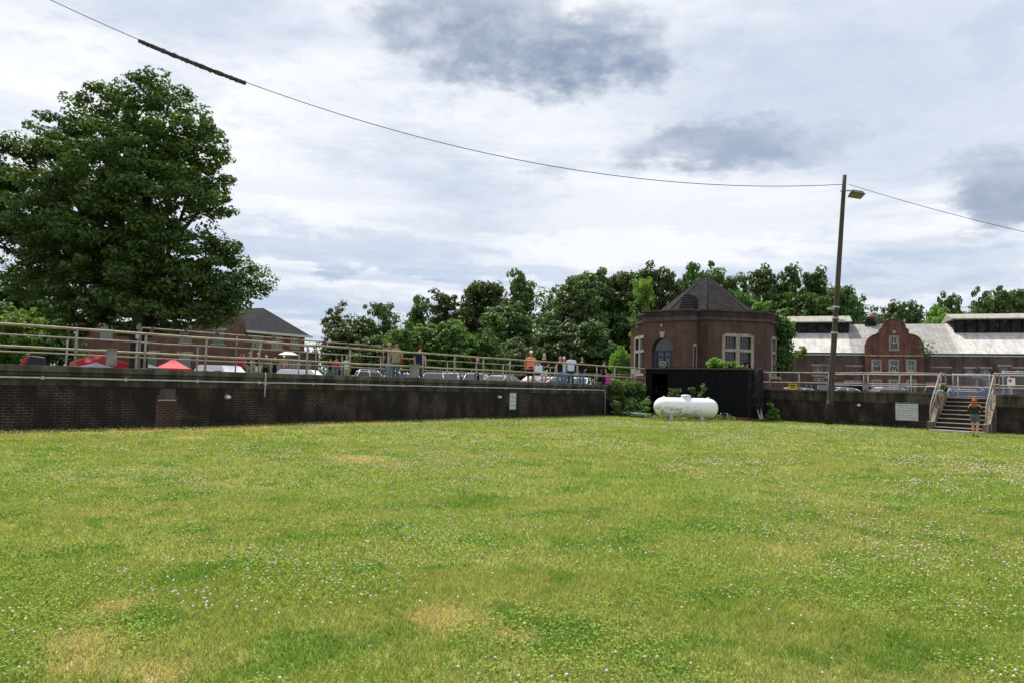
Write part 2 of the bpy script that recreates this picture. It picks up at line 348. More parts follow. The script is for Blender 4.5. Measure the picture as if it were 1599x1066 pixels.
# ================================================================ SETTING
m, t, b = base_mat('grass_ground', .95, .1); g = t.new('ShaderNodeNewGeometry').outputs['Position']
def spot(px, py, r): D = 1.6*F/(py-hor(px)); return (G(px, D).x, D, r)
SPOTS = [spot(125, 995, .28), (spot(118, 1022, .2)), spot(245, 1042, .3), spot(300, 684, .8), spot(470, 674, .6), spot(190, 940, .3), spot(700, 960, .35), spot(820, 985, .3), spot(560, 715, .9)]
def grass_color(t, g):
    a = t.noise(g, .30, 6, .68); bb = t.noise(t.mapping(g, (1, 1, 1), (31, 7, 0)), 1.1, 6, .65); cc_ = t.noise(g, 6, 5, .7)
    c = t.mix(t.ramp(a, .40, .58), (.250, .292, .074), (.325, .32, .115))
    c = t.mix(t.math('MULTIPLY', t.ramp(bb, .50, .62), .85), c, (.150, .240, .048))
    c = t.mix(t.math('MULTIPLY', t.ramp(t.noise(t.mapping(g, (1, 1, 1), (3, 50, 0)), .75, 6, .65), .60, .70), .75), c, (.46, .39, .17))
    s = t.new('ShaderNodeSeparateXYZ'); t.l.new(g, s.inputs[0])     # straw coloured worn strip along the foot of the left wall
    dd = t.math('ADD', t.math('MULTIPLY', t.math('SUBTRACT', s.outputs[0], -13.8), -.749), t.math('MULTIPLY', t.math('SUBTRACT', s.outputs[1], 18.5), .662))
    strip = t.math('MULTIPLY', t.ramp(t.math('ABSOLUTE', t.math('ADD', dd, 1.25)), 1.35, .4), t.ramp(t.noise(t.mapping(g, (1, 1, 1), (0, 9, 0)), .5, 6, .7), .36, .56))
    strip = t.math('MULTIPLY', strip, t.ramp(s.outputs[0], 2., -9.))
    c = t.mix(t.math('MULTIPLY', strip, .85), c, (.52, .39, .18))
    for (px_, py_, r_) in SPOTS:      # bare straw coloured spots
        v = t.new('ShaderNodeVectorMath', operation='DISTANCE'); t.put(v.inputs[0], t.comb(s.outputs[0], s.outputs[1], 0.)); v.inputs[1].default_value = (px_, py_, 0)
        q = t.math('ADD', v.outputs['Value'], t.math('MULTIPLY', t.math('SUBTRACT', bb, .5), r_*3)); c = t.mix(t.math('MULTIPLY', t.ramp(q, r_, r_*.2), .8), c, (.52, .40, .22))
    return c, cc_
c, f = grass_color(t, g)
c = t.mix(t.ramp(f, .35, .7), t.mix(1., c, (.55, .58, .5), 'MULTIPLY'), t.mix(1., c, (.9, .9, .85), 'MULTIPLY'))
t.put(b.inputs['Base Color'], c)
bp = t.new('ShaderNodeBump'); bp.inputs['Strength'].default_value = .6; bp.inputs['Distance'].default_value = .05; t.put(bp.inputs['Height'], f); t.l.new(bp.outputs[0], b.inputs['Normal'])
m = bpy.data.materials.new('grass_blade'); m.use_nodes = True; t = NT(m.node_tree); t.n.clear(); MATS['grass_blade'] = m
gn = t.new('ShaderNodeNewGeometry'); c, f = grass_color(t, gn.outputs['Position'])
c = t.mix(t.math('MULTIPLY', gn.outputs['Random Per Island'], .6), t.mix(1., c, (.62, .76, .55), 'MULTIPLY'), t.mix(1., c, (1.6, 1.4, 1.7), 'MULTIPLY'))
p = t.new('ShaderNodeBsdfPrincipled'); t.put(p.inputs['Base Color'], c); p.inputs['Roughness'].default_value = .6; p.inputs['Specular IOR Level'].default_value = .2
tr = t.new('ShaderNodeBsdfTranslucent'); t.put(tr.inputs[0], t.mix(1., c, (1.4, 1.5, .8), 'MULTIPLY')); mx = t.new('ShaderNodeMixShader'); mx.inputs[0].default_value = .4
t.l.new(p.outputs[0], mx.inputs[1]); t.l.new(tr.outputs[0], mx.inputs[2]); o = t.new('ShaderNodeOutputMaterial'); t.l.new(mx.outputs[0], o.inputs[0])
plain('clover_petal', (.64, .60, .52), (.52, .45, .37), 30, .9)
plain('clover_leaf', (.13, .24, .04), (.19, .29, .05), 2, .9, .05)
plain('asphalt', (.06, .06, .06), (.045, .045, .045), 2, .95)

def gh(x, y): return .035*noise.noise(Vector((x*.25, y*.25, 0)))+.012*noise.noise(Vector((x*1.1, y*1.1, 5)))
def lawn():
    xs = np.concatenate([[-600, -200, -60], np.arange(-32, 40.1, .5), [70, 200, 600]]); ys = np.concatenate([[-600, -100, -12], np.arange(-6, 50.1, .5), [90, 250, 900]])
    V = []
    for y in ys:
        for x in xs:
            V.append((x, y, gh(x, y) if -34 < x < 42 and -7 < y < 47 else 0.))
    nx = len(xs); Fc = np.array([(j*nx+i, j*nx+i+1, (j+1)*nx+i+1, (j+1)*nx+i) for j in range(len(ys)-1) for i in range(nx-1)])
    o = bpy.data.objects.new('lawn', np_mesh('lawn', np.array(V), Fc, 'grass_ground', True)); col.objects.link(o); struct(o)
lawn()
# frames of the two basin walls (local +x along the wall, local +y away from the camera)
LW = Vector((-13.8, 18.5, 0)); LA = atan2(.749, .662); RW = Vector((15.3, 40, 0)); RA = atan2(-.736, .677)
ML = Matrix.Translation(LW) @ Matrix.Rotation(LA, 4, 'Z'); MR = Matrix.Translation(RW) @ Matrix.Rotation(RA, 4, 'Z')
LEND = 36.2; RBEG = -7.6
def inside(x, y, marg=.0):
    a = (x+13.8)*-.749+(y-18.5)*.662; b_ = (x-15.3)*.736+(y-40)*.677
    return (a < -marg) & (b_ < -marg)
# grass blades, one sheet of stuff
def grass():
    Vs = []
    def band(d0, d1, dens, h, wd, n_max):
        area = .80*(d1*d1-d0*d0)+5.2*(d1-d0); n = min(int(area*dens), n_max)
        y = np.sqrt(rng.uniform(d0*d0, d1*d1, n)); x = rng.uniform(-1, 1, n)*(.80*y+2.6)
        cl = np.array([noise.noise(Vector((a*.9, b2*.9, 3))) for a, b2 in zip(x[::8], y[::8])]); cl = np.repeat(cl, 8)[:n]
        k = inside(x, y, .03); x, y, cl = x[k], y[k], cl[:len(k)][k] if len(cl) >= len(k) else np.zeros(k.sum()); n = len(x)
        z = np.array([gh(a, b2) for a, b2 in zip(x, y)])
        a = rng.uniform(0, 2*pi, n); hh = h*rng.uniform(.5, 1.25, n)*(1+.5*cl); ww = wd*rng.uniform(.6, 1.3, n)
        lean = rng.uniform(.2, 1.1, n)*hh; la = rng.uniform(0, 2*pi, n)
        p0 = np.stack([x-np.cos(a)*ww, y-np.sin(a)*ww, z-.004], 1); p1 = np.stack([x+np.cos(a)*ww, y+np.sin(a)*ww, z-.004], 1)
        p2 = np.stack([x+np.cos(la)*lean, y+np.sin(la)*lean, z+hh], 1)
        Vs.append(np.stack([p0, p1, p2], 1).reshape(-1, 3))
    band(3.2, 6, 6500, .045, .0045, 300000); band(6, 10, 3000, .045, .007, 200000); band(10, 18, 900, .05, .012, 220000); band(18, 32, 240, .055, .024, 170000); band(32, 46, 90, .06, .035, 80000)
    V = np.concatenate(Vs); Fc = np.arange(len(V)).reshape(-1, 3)
    o = bpy.data.objects.new('grass', np_mesh('grass', V, Fc, 'grass_blade')); col.objects.link(o)
    tag(o, 'mown green and straw coloured grass covering the sunken lawn', 'grass', kind='stuff')
grass()
def clover():
    n0 = 40000; y = np.where(rng.random(n0) < .22, rng.uniform(3.2, 16, n0), np.sqrt(rng.uniform(3.2**2, 34**2, n0))); x = rng.uniform(-.8, .8, n0)*y
    keep = []
    for a, b2 in zip(x, y):
        v = noise.noise(Vector((a*.33, b2*.33, 11)))+.6*noise.noise(Vector((a*1.3, b2*1.3, 4)))
        keep.append(random.random() < max(.04, min(1, .30+1.1*v)))
    k = np.array(keep) & inside(x, y, .5); x, y = x[k], y[k]
    base = []
    for i in range(5):
        ph = 2*pi*i/5; base.append((cos(ph), sin(ph), 0.))
    base = np.array(base+[(0, 0, .85), (0, 0, -.7)]); fc = [(i, (i+1) % 5, 5) for i in range(5)]+[((i+1) % 5, i, 6) for i in range(5)]
    n = len(x); z = np.array([gh(a, b2) for a, b2 in zip(x, y)])
    r = rng.uniform(.006, .0135, n)*np.clip(y/9, 1, 1.7)
    C = np.stack([x, y, z+rng.uniform(.035, .075, n)], 1)
    V = (C[:, None]+base[None]*r[:, None, None]).reshape(-1, 3); Fc = (np.arange(n)[:, None, None]*7+np.array(fc)[None]).reshape(-1, 3)
    o = bpy.data.objects.new('clover_flowers', np_mesh('clover_flowers', V, Fc, 'clover_petal', True)); col.objects.link(o)
    tag(o, 'small white clover flower heads scattered through the lawn', 'clover', kind='stuff')
    # clover leaves near the camera, gathered in patches
    n0 = 170000; y = np.sqrt(rng.uniform(3.2**2, 13**2, n0)); x = rng.uniform(-.8, .8, n0)*y
    k = np.array([noise.noise(Vector((a*.8, b2*.8, 21)))+.4*noise.noise(Vector((a*3, b2*3, 2))) > .06+random.gauss(0, .16) for a, b2 in zip(x, y)]); x, y = x[k], y[k]; n = len(x)
    z = np.array([gh(a, b2) for a, b2 in zip(x, y)])+rng.uniform(.015, .045, n); r = rng.uniform(.005, .0095, n); a = rng.uniform(0, 2*pi, n)
    Vs = []
    tx, ty = rng.uniform(-.4, .4, n), rng.uniform(-.4, .4, n)
    for q in range(6):
        t_ = a+q*pi/3; rr = r*(1.25 if q % 2 else .95)
        ox, oy = np.cos(t_)*rr, np.sin(t_)*rr; Vs.append(np.stack([x+ox, y+oy, z+ox*tx+oy*ty], 1))
    V = np.stack(Vs, 1).reshape(-1, 3); Fc = np.arange(len(V)).reshape(-1, 6)
    o = bpy.data.objects.new('clover_leaves', np_mesh('clover_leaves', V, Fc, 'clover_leaf')); col.objects.link(o)
    tag(o, 'dark green clover leaves in patches among the near grass', 'clover', kind='stuff')
clover()

# ground beyond the basin (cars, tents and houses stand on it)
GZ = .72
def far_ground():
    a = ML @ Vector((-60, 5.5, 0)); k1 = ML @ Vector((LEND+4, 5.5, 0)); k2 = MR @ Vector((RBEG-4, 3.9, 0)); b_ = MR @ Vector((90, 3.9, 0))
    cnr = Vector((12.3, 51, 0))
    V = [(a.x, a.y, GZ), (k1.x-2, k1.y-2, GZ), (cnr.x, cnr.y, GZ), (k2.x+4, k2.y-4, GZ), (b_.x, b_.y, GZ), (700, -60, GZ), (700, 900, GZ), (-700, 900, GZ), (-700, -60, GZ)]
    me = bpy.data.meshes.new('parking_ground'); me.from_pydata(V, [], [tuple(range(9))]); me.materials.append(MATS['asphalt'])
    o = bpy.data.objects.new('parking_ground', me); col.objects.link(o); struct(o)
    mb = MB(); v = [(-70, 50, GZ-.05), (4, 50, GZ-.05), (4, 250, GZ-.05), (-70, 250, GZ-.05), (-68, 52.5, 1.6), (2, 52.5, 1.6), (2, 248, 1.6), (-68, 248, 1.6)]
    mb.add(v, [(4, 5, 6, 7), (0, 1, 5, 4), (1, 2, 6, 5), (2, 3, 7, 6), (3, 0, 4, 7)]); struct(mb.obj('grass_bank', 'grass_ground'))
far_ground()

# ---------------------------------------------------------------- basin walls
STAIR0, STAIR1 = 8.5, 10.5
def basin_wall(name, origin, ang, spans, label, brick_top, band_top, lip=True):
    r = empty(name, origin, ang, label, 'wall')
    a = MB(); b = MB(); c = MB()
    for x0, x1 in spans:
        a.box((x0, 0, -.2), (x1, .4, brick_top)); b.box((x0, -.035, brick_top), (x1, .41, band_top))
        c.box((x0, -.085, band_top), (x1, .45, 1.8))
        if lip: b.box((x0, -.06, band_top-.1), (x1, .0-.036, band_top-.045))
    a.obj('brick_face', 'wall_brick', r); b.obj('concrete_band', 'band_concrete', r); c.obj('coping', 'coping_concrete', r, .012)
    return r
lw = basin_wall('basin_wall', LW, LA, [(-14, LEND)], 'long dark stained brick wall with concrete coping along the left side of the lawn', 1.24, 1.63)
rw = basin_wall('basin_wall', RW, RA, [(RBEG-.1, STAIR0-.25), (STAIR1+.25, 34)], 'dark brick wall with concrete band on the right, broken by the steps', 1.22, 1.70, False)
# expansion joints on coping and brighter repaired column of brick
mb = MB(); mb.box((4.68, -.012, 0), (5.32, -.001, 1.0)); mb.obj('brick_patch', 'old_brick', lw)
brick('patch_brick', (.085, .042, .034), (.055, .030, .026), (.16, .14, .125), amount=.4)
for o in bpy.data.objects:
    if o.name == 'brick_patch': o.data.materials[0] = MATS['patch_brick']
def wl(px, D0=None):      # distance along left wall seen at pixel px
    d = CM @ Vector(((px-799.5)/F, -(hor(px)-533)/F, -1)); # solve on wall line
    n = Vector((-.749, .662)); k = (LW.xy.dot(n))/(Vector((d.x, d.y)).dot(n)); q = Vector((d.x, d.y))*k-LW.xy; return q.dot(Vector((.662, .749)))
def wr(px):
    d = CM @ Vector(((px-799.5)/F, -(hor(px)-533)/F, -1)); n = Vector((.736, .677)); k = (RW.xy.dot(n))/(Vector((d.x, d.y)).dot(n)); q = Vector((d.x, d.y))*k-RW.xy; return q.dot(Vector((.677, -.736)))
# walkways behind the walls
mb = MB(); mb.box((-14, .452, -.2), (LEND-.5, 5.6, 1.6)); o = mb.obj('walkway', 'paving'); o.matrix_world = ML; struct(o)
mb = MB(); mb.box((RBEG+5.0, 1.35, -.2), (34, 4.0, 1.596)); mb.box((RBEG+.5, .452, -.2), (STAIR0-.25, 1.35, 1.596)); mb.box((STAIR1+.25, .452, -.2), (34, 1.35, 1.596)); o = mb.obj('walkway', 'paving'); o.matrix_world = MR; struct(o)

# ---------------------------------------------------------------- railings
def railing(M, x0, x1, step, z0, ztop, zmid, y, label, first=None, rr=.036, rp=.03, mat='rail_paint', sag=0., skip=None, group=None, pmat='post_paint', thirds=None):
    ang = M.to_euler().z; r = empty('railing', M @ Vector((x0, y, z0)), ang, label, 'railing', group)
    L = x1-x0; n = max(1, int(round(L/step)))
    xs = [L*i/n for i in range(n+1)] if first is None else [q for q in np.arange(first-x0, L+.001, step)]
    rs = random.Random(int(x0*10+y*100))
    for z, nm in ((ztop-z0, 'top_rail'), (zmid-z0, 'middle_rail')):
        mb = MB(); k = max(2, int(L/1.2)); mb.tube([(L*i/k, rs.uniform(-.008, .008), z+rs.uniform(-.012, .012)) for i in range(k+1)], rr if nm == 'top_rail' else rr*.9, 8); mb.obj(nm, mat, r)
    for q in xs[:95]:
        if skip and skip(q+x0): continue
        mb = MB(); mb.tube([(q, 0, 0), (q, 0, ztop-z0-rr*.6)], rp, 8); mb.box((q-.07, -.07, 0), (q+.07, .07, .02)); mb.tube([(q, 0, zmid-z0-.06), (q, 0, zmid-z0+.06)], rp*1.5, 8)
        mb.obj('post', pmat, r)
    return r
s118 = wl(118)
railing(ML, -13, LEND-.3, 1.9, 1.8, 2.87, 2.28, .12, 'front railing of tan pipe with rust spots on top of the left wall', first=s118-1.9*7, rr=.04, rp=.036)
railing(ML, -13, LEND-3.2, 2.35, 1.6, 2.83, 2.26, 5.3, 'weathered railing on the far side of the left walkway', rr=.03, rp=.032, mat='rail_back_paint')
railing(MR, RBEG+.3, STAIR0-.15, 1.75, 1.8, 2.76, 2.2, .12, 'tan pipe railing on the right wall between container and steps', rr=.034, rp=.028)
railing(MR, STAIR1+.15, 33, 1.75, 1.8, 2.76, 2.2, .12, 'tan pipe railing on the right wall beyond the steps', rr=.034, rp=.028)
railing(MR, 1.5, 33, 2.2, 1.6, 2.78, 2.15, 3.8, 'thin grey railing at the back of the right walkway seen over the steps', rr=.026, rp=.026, mat='grey_steel', pmat='grey_steel')
# high brown pipe behind the left walkway
def high_pipe():
    A = P(221, 512, 26.3); B = P(600, 541, 34.5); r = empty('pipe_rail', (A.x, A.y, 1.6), atan2(B.y-A.y, B.x-A.x), 'high brown handrail pipe with clamps rising above the far railing on the left', 'handrail')
    L = (B.xy-A.xy).length; za, zb = A.z-1.6, B.z-1.6
    mb = MB(); mb.tube([(-.02, 0, za-.55), (-.02, 0, za-.06), (.05, 0, za)]+[(L*i/8, 0, za+(zb-za)*i/8) for i in range(1, 8)]+[(L-.1, 0, zb), (L, 0, zb-.08), (L+.01, 0, zb-.6)], .032, 8); mb.obj('pipe', 'rail_back_paint', r)
    for i in range(9):
        x = L*(i+.3)/9; z = za+(zb-za)*x/L; mb = MB(); mb.box((x-.05, -.05, z-.16), (x+.05, .05, z+.05)); mb.obj('clamp', 'rusty_steel', r)
    for i in range(4):
        x = L*i/3; z = za+(zb-za)*x/L; mb = MB(); mb.tube([(x, .04, 0), (x, .04, z-.05)], .03, 8); mb.obj('post', 'rail_back_paint', r)
high_pipe()
# far railing lines and low fence between walkway and octagon
Mf = Matrix.Translation(G(735, 47, 0)) @ Matrix.Rotation(R(8), 4, 'Z')
railing(Mf, 0, 11.5, 1.5, 1.2, 2.55, 1.95, 0, 'distant pale railing behind the people, beyond the walkway', rr=.028, rp=.028, mat='rail_back_paint')

# conduit, boxes, lights, vents on the walls
def cond():
    L1 = wl(942); r = empty('conduit', ML @ Vector((-14, -.1, 1.46)), LA, 'thin light grey conduit pipe running along the top band of the left wall', 'pipe')
    mb = MB(); k = 30; mb.tube([(i*(L1+14)/k, random.uniform(-.005, .005), random.uniform(-.006, .006)) for i in range(k+1)]+[(L1+14.06, 0, -.04), (L1+14.08, 0, -1.4)], .026, 8); mb.obj('pipe', 'conduit_steel', r)
    for i in range(1, 20):
        x = i*(L1+14)/20; mb = MB(); mb.box((x-.03, -.03, -.05), (x+.03, .062, .05)); mb.obj('bracket', 'conduit_steel', r)
cond()
def util_box(px, label, M, along, w_=.28, z0=1.86, z1=2.33):
    r = empty('utility_box', M @ Vector((along, -.0, z0)), M.to_euler().z, label, 'utility box', 'grey boxes mounted on the railings')
    mb = MB(); mb.box((-w_/2, -.12, 0), (w_/2, .06, z1-z0)); mb.obj('cabinet', 'box_grey', r, .012)
    mb = MB(); mb.box((-w_/2-.02, -.14, z1-z0+.003), (w_/2+.02, .07, z1-z0+.03)); mb.obj('lid', 'box_grey', r)
    mb = MB(); mb.box((w_/2-.07, -.135, .2), (w_/2-.045, -.122, .28)); mb.obj('latch', 'conduit_steel', r)
util_box(172, 'grey utility box on the left railing in front of the big red tent', ML, wl(172), .24)
util_box(648, 'grey utility box on the railing by the person in navy', ML, wl(646), .40, 1.82, 2.36)
util_box(1352, 'small grey utility box on the right railing beside the light pole', MR, wr(1352), .26, 1.84, 2.22)
def wall_light(M, al, z, label):
    r = empty('wall_light', M @ Vector((al, 0, z)), M.to_euler().z, label, 'wall light')
    mb = MB(); mb.lathe([(0, 0), (.09, .0), (.09, .04), (.075, .05)], 14, Matrix.Rotation(pi/2, 4, 'X')); mb.obj('base', 'grey_steel', r)
    mb = MB(); mb.ell((0, -.11, 0), (.085, .09, .06)); mb.obj('globe', 'white_paint', r)
wall_light(ML, wl(356), .93+.02, 'white oval wall light on the left brick wall'); wall_light(ML, wl(779), 1.02, 'small white wall light beside the louvred vent'); wall_light(MR, wr(1342), 1.05, 'small white round light on the right brick wall')
def vent(M, al, w_, z0, z1, n, label, fw=.03):
    r = empty('wall_vent', M @ Vector((al, -.005, z0)), M.to_euler().z, label, 'wall vent'); h = z1-z0
    mb = MB(); mb.box((-w_/2-fw, -.03, -fw), (w_/2+fw, -.002, -.001)); mb.box((-w_/2-fw, -.03, h+.001), (w_/2+fw, -.002, h+fw)); mb.box((-w_/2-fw, -.03, 0), (-w_/2, -.002, h)); mb.box((w_/2, -.03, 0), (w_/2+fw, -.002, h)); mb.obj('frame', 'white_panel', r)
    mb = MB()
    for i in range(n):
        z = h*i/n; mb.add([(-w_/2, -.035, z+.01), (w_/2, -.035, z+.01), (w_/2, -.006, z+h/n), (-w_/2, -.006, z+h/n)], [(0, 1, 2, 3)])
    mb.obj('louvres', 'white_panel', r)
    mb = MB(); mb.box((-w_/2, -.004, 0), (w_/2, 0, h)); mb.obj('backing', 'dark_void', r)
vent(ML, wl(801), .42, .44, 1.2, 4, 'narrow white louvred vent panel in the left wall')
vent(MR, wr(1416), .98, .40, 1.24, 7, 'wide white louvred vent panel in the right wall near the steps')
r = empty('wall_window', ML @ Vector((wl(263), -.004, .86)), LA, 'small grey glazed opening above the bright patch of bricks in the left wall', 'window')
mb = MB(); mb.box((-.24, -.016, 0), (.24, -.001, .34)); mb.obj('pane', 'cornice_stone', r); mb = MB(); mb.box((-.27, -.02, -.04), (.27, -.001, -.001)); mb.obj('sill', 'stone_trim', r)
for o in bpy.data.objects:
    if o.name == 'brick_patch': o.data.transform(Matrix.Translation((wl(263)-5.0-.0, 0, 0)))
r = empty('marker_post', G(1329, 37.3, 0), 0, 'short grey steel post standing at the foot of the right wall', 'post')
mb = MB(); mb.tube([(0, 0, 0), (0, 0, .98)], .045, 10); mb.obj('tube', 'conduit_steel', r); mb = MB(); mb.ell((0, 0, .98), (.055, .055, .03)); mb.obj('cap', 'conduit_steel', r)
r = empty('drain_pipe', ML @ Vector((wl(412), -.09, .95)), LA, 'short pale vertical pipe stub over the coping of the left wall', 'pipe')
mb = MB(); mb.tube([(0, 0, .86), (0, -.03, .80), (0, -.03, 0)], .028, 8); mb.obj('pipe', 'conduit_steel', r); mb = MB(); mb.box((-.05, -.05, .44), (.05, .05, .5)); mb.obj('clamp', 'conduit_steel', r)

# ---------------------------------------------------------------- steps
def stairs():
    r = empty('concrete_steps', MR @ Vector(((STAIR0+STAIR1)/2, 0, 0)), RA, 'concrete steps with pale treads and metal handrails cut through the right wall', 'steps')
    W = (STAIR1-STAIR0)/2; n = 8; y0 = -1.15; run = .30; rise = 1.6/n
    mb = MB(); tr = MB()
    for i in range(n):
        y = y0+run*i; z = rise*(i+1); mb.box((-W, y+.02, rise*i if i else -.1), (W, 1.349, z-.032)); tr.box((-W+.005, y-.015, z-.0319), (W-.005, y+run+.03 if i < n-1 else 1.345, z))
    mb.obj('risers', 'riser_concrete', r); tr.obj('treads', 'step_concrete', r)
    for s in (-1, 1):
        x0, x1 = (-W-.25, -W-.001) if s < 0 else (W+.001, W+.25)
        mb = MB(); n2 = [(-1.35, -.1), (-1.35, .42), (-1.0, .45), (.42, 1.86), (1.34, 1.86), (1.34, -.1)]
        vs = [(x0, y, z) for y, z in n2]+[(x1, y, z) for y, z in n2]; k = 6
        mb.add(vs, [tuple(range(k)), tuple(reversed(range(k, 2*k)))]+[(i, i+k, (i+1) % k+k, (i+1) % k) for i in range(k)]); mb.obj('side_wall', 'stringer_concrete', r, .015)
        xc = (x0+x1)/2; h = MB(); h.tube([(xc, -1.25, .43), (xc, -1.22, .9), (xc, -1.1, 1.3), (xc, .3, 2.72), (xc, .45, 2.78), (xc, 1.2, 2.78), (xc, 1.25, 1.84)], .034, 8); h.tube([(xc, -1.2, .9), (xc, .4, 2.25), (xc, 1.2, 2.28)], .026, 8); h.obj('handrail', 'post_paint', r)
        for y, z0, z1 in ((-.35, 1.1, 2.05), (.43, 1.85, 2.76)):
            mb = MB(); mb.tube([(xc, y, z0), (xc, y, z1)], .032, 8); mb.obj('post', 'rail_paint' if y > 0 else 'post_paint', r)
    p = MB(); pts = [(-W-.3, -1.16), (-W+.2, -1.9), (-.2, -2.3), (.7, -2.25), (W+.1, -1.8), (W+.25, -1.16)]
    p.add([(x, y, .075) for x, y in pts]+[(x, y, -.1) for x, y in pts], [tuple(range(6))]+[(i, (i+1) % 6, (i+1) % 6+6, i+6) for i in range(6)]); o = p.obj('pad', 'paving', r)
stairs()

# ---------------------------------------------------------------- light pole and wires
def pole():
    B = P(1294, 662, 36.3); T = P(1319, 274, 36.3); r = empty('light_pole', (B.x, B.y, 0), 0, 'tall leaning wooden pole with a floodlight near its top, standing on the lawn', 'light pole')
    d = Vector((T.x-B.x, 0, T.z)); H = T.z; q = lambda z: Vector((d.x*z/H, 0, z))
    mb = MB(); mb.tube([q(z) for z in np.linspace(-.3, H, 14)], [.165-.065*i/13 for i in range(14)], 14); mb.obj('shaft', 'pole_wood', r)
    mb = MB(); mb.tube([q(-.1), q(1.05), q(1.25)], [.19, .185, .17], 14); mb.obj('base_sleeve', 'pole_tar', r)
    zl = P(1319, 300, 36.3).z; a = q(zl)
    mb = MB(); mb.tube([a+Vector((-.25, -.12, 0)), a+Vector((0, -.14, .02)), a+Vector((.35, -.14, .03))], .03, 8); mb.obj('bracket', 'lamp_grey', r)
    M = Matrix.Translation(a+Vector((.55, -.25, -.2))) @ Matrix.Rotation(R(8), 4, 'Y') @ Matrix.Rotation(R(-18), 4, 'X')
    mb = MB(); mb.add([M @ Vector(v) for v in [(-.36, -.3, -.08), (.36, -.3, -.08), (.36, .25, -.08), (-.36, .25, -.08), (-.27, -.16, .17), (.27, -.16, .17), (.27, .2, .17), (-.27, .2, .17)]], [(0, 3, 2, 1), (4, 5, 6, 7), (0, 1, 5, 4), (1, 2, 6, 5), (2, 3, 7, 6), (3, 0, 4, 7)])
    h = mb.obj('lamp_head', 'lamp_grey', r, .02); mb = MB(); mb.box((-.31, -.25, -.10), (.31, .20, -.083), M); mb.obj('lens', 'lamp_glass', h)
    for py in (480, 497, 520):
        z = P(1303, py, 36.3).z; c0 = q(z); mb = MB(); mb.tube([c0+Vector((0, 0, -.05)), c0+Vector((0, 0, .05))], .17, 14)
        if py != 520: mb.ell(c0+Vector((.28 if py == 497 else -.3, -.05, -.1)), (.26, .05, .05))
        mb.obj('insulator', 'grey_steel', r)
    # wires
    top = Vector((17.478, 36.3, 12.913)); a_ = R(190.5); cf = (6.81e-3, -.1326, 12.80)
    def wire(s): return Vector((top.x+cos(a_)*s, top.y+sin(a_)*s, cf[0]*s*s+cf[1]*s+cf[2]))
    S = lambda px: min(np.linspace(0, 52, 521), key=lambda s: abs(proj(wire(s))[0]-px))
    mb = MB(); mb.tube([wire(s) for s in np.linspace(.0, 52, 90)], .017, 6); o = mb.obj('overhead_wire', 'wire_black'); tag(o, 'long thin sagging cable crossing the sky to the left of the pole', 'cable')
    s0, s1 = S(383), S(219); k = 60; mb = MB(); rs = random.Random(3)
    pts = [wire(s0+(s1-s0)*i/k)+Vector((0, 0, -.05)) for i in range(k+1)]; mb.tube(pts, [(.105+rs.uniform(-.025, .012), .105+rs.uniform(-.03, .01)) for _ in pts], 8, smooth=False)
    for i in (4, 7, 19, 22, 44, 47, 55, 57):
        q_ = pts[i]; mb.add([q_+Vector((-.06, 0, -.03)), q_+Vector((.12, .02, -.02)), q_+Vector((.14+rs.uniform(0, .08), .03, -.14-rs.uniform(0, .08))), q_+Vector((.0, -.05, -.1))], [(0, 1, 2), (0, 2, 3)])
    o = mb.obj('cable_sleeve', 'wrap_cloth'); tag(o, 'ragged dark wrapping hanging around the upper left part of the cable', 'cable cover')
    e = P(1680, 380, 33); s = P(1325, 288, 36.2); mb = MB(); mb.tube([s.lerp(e, i/16)+Vector((0, 0, -.16*4*(i/16)*(1-i/16))) for i in range(17)]+[e+(e-s)*.6], .013, 6); o = mb.obj('overhead_wire', 'wire_black'); tag(o, 'thin cable running down to the right from the top of the pole', 'cable')
    e = P(1640, 560, 70); s = P(1305, 500, 36.3)
CMi = CM.transposed()
def proj(p):
    d = CMi @ (Vector(p)-Vector((0, 0, 1.6))); return (799.5+F*d.x/-d.z, 533-F*d.y/-d.z)
pole()

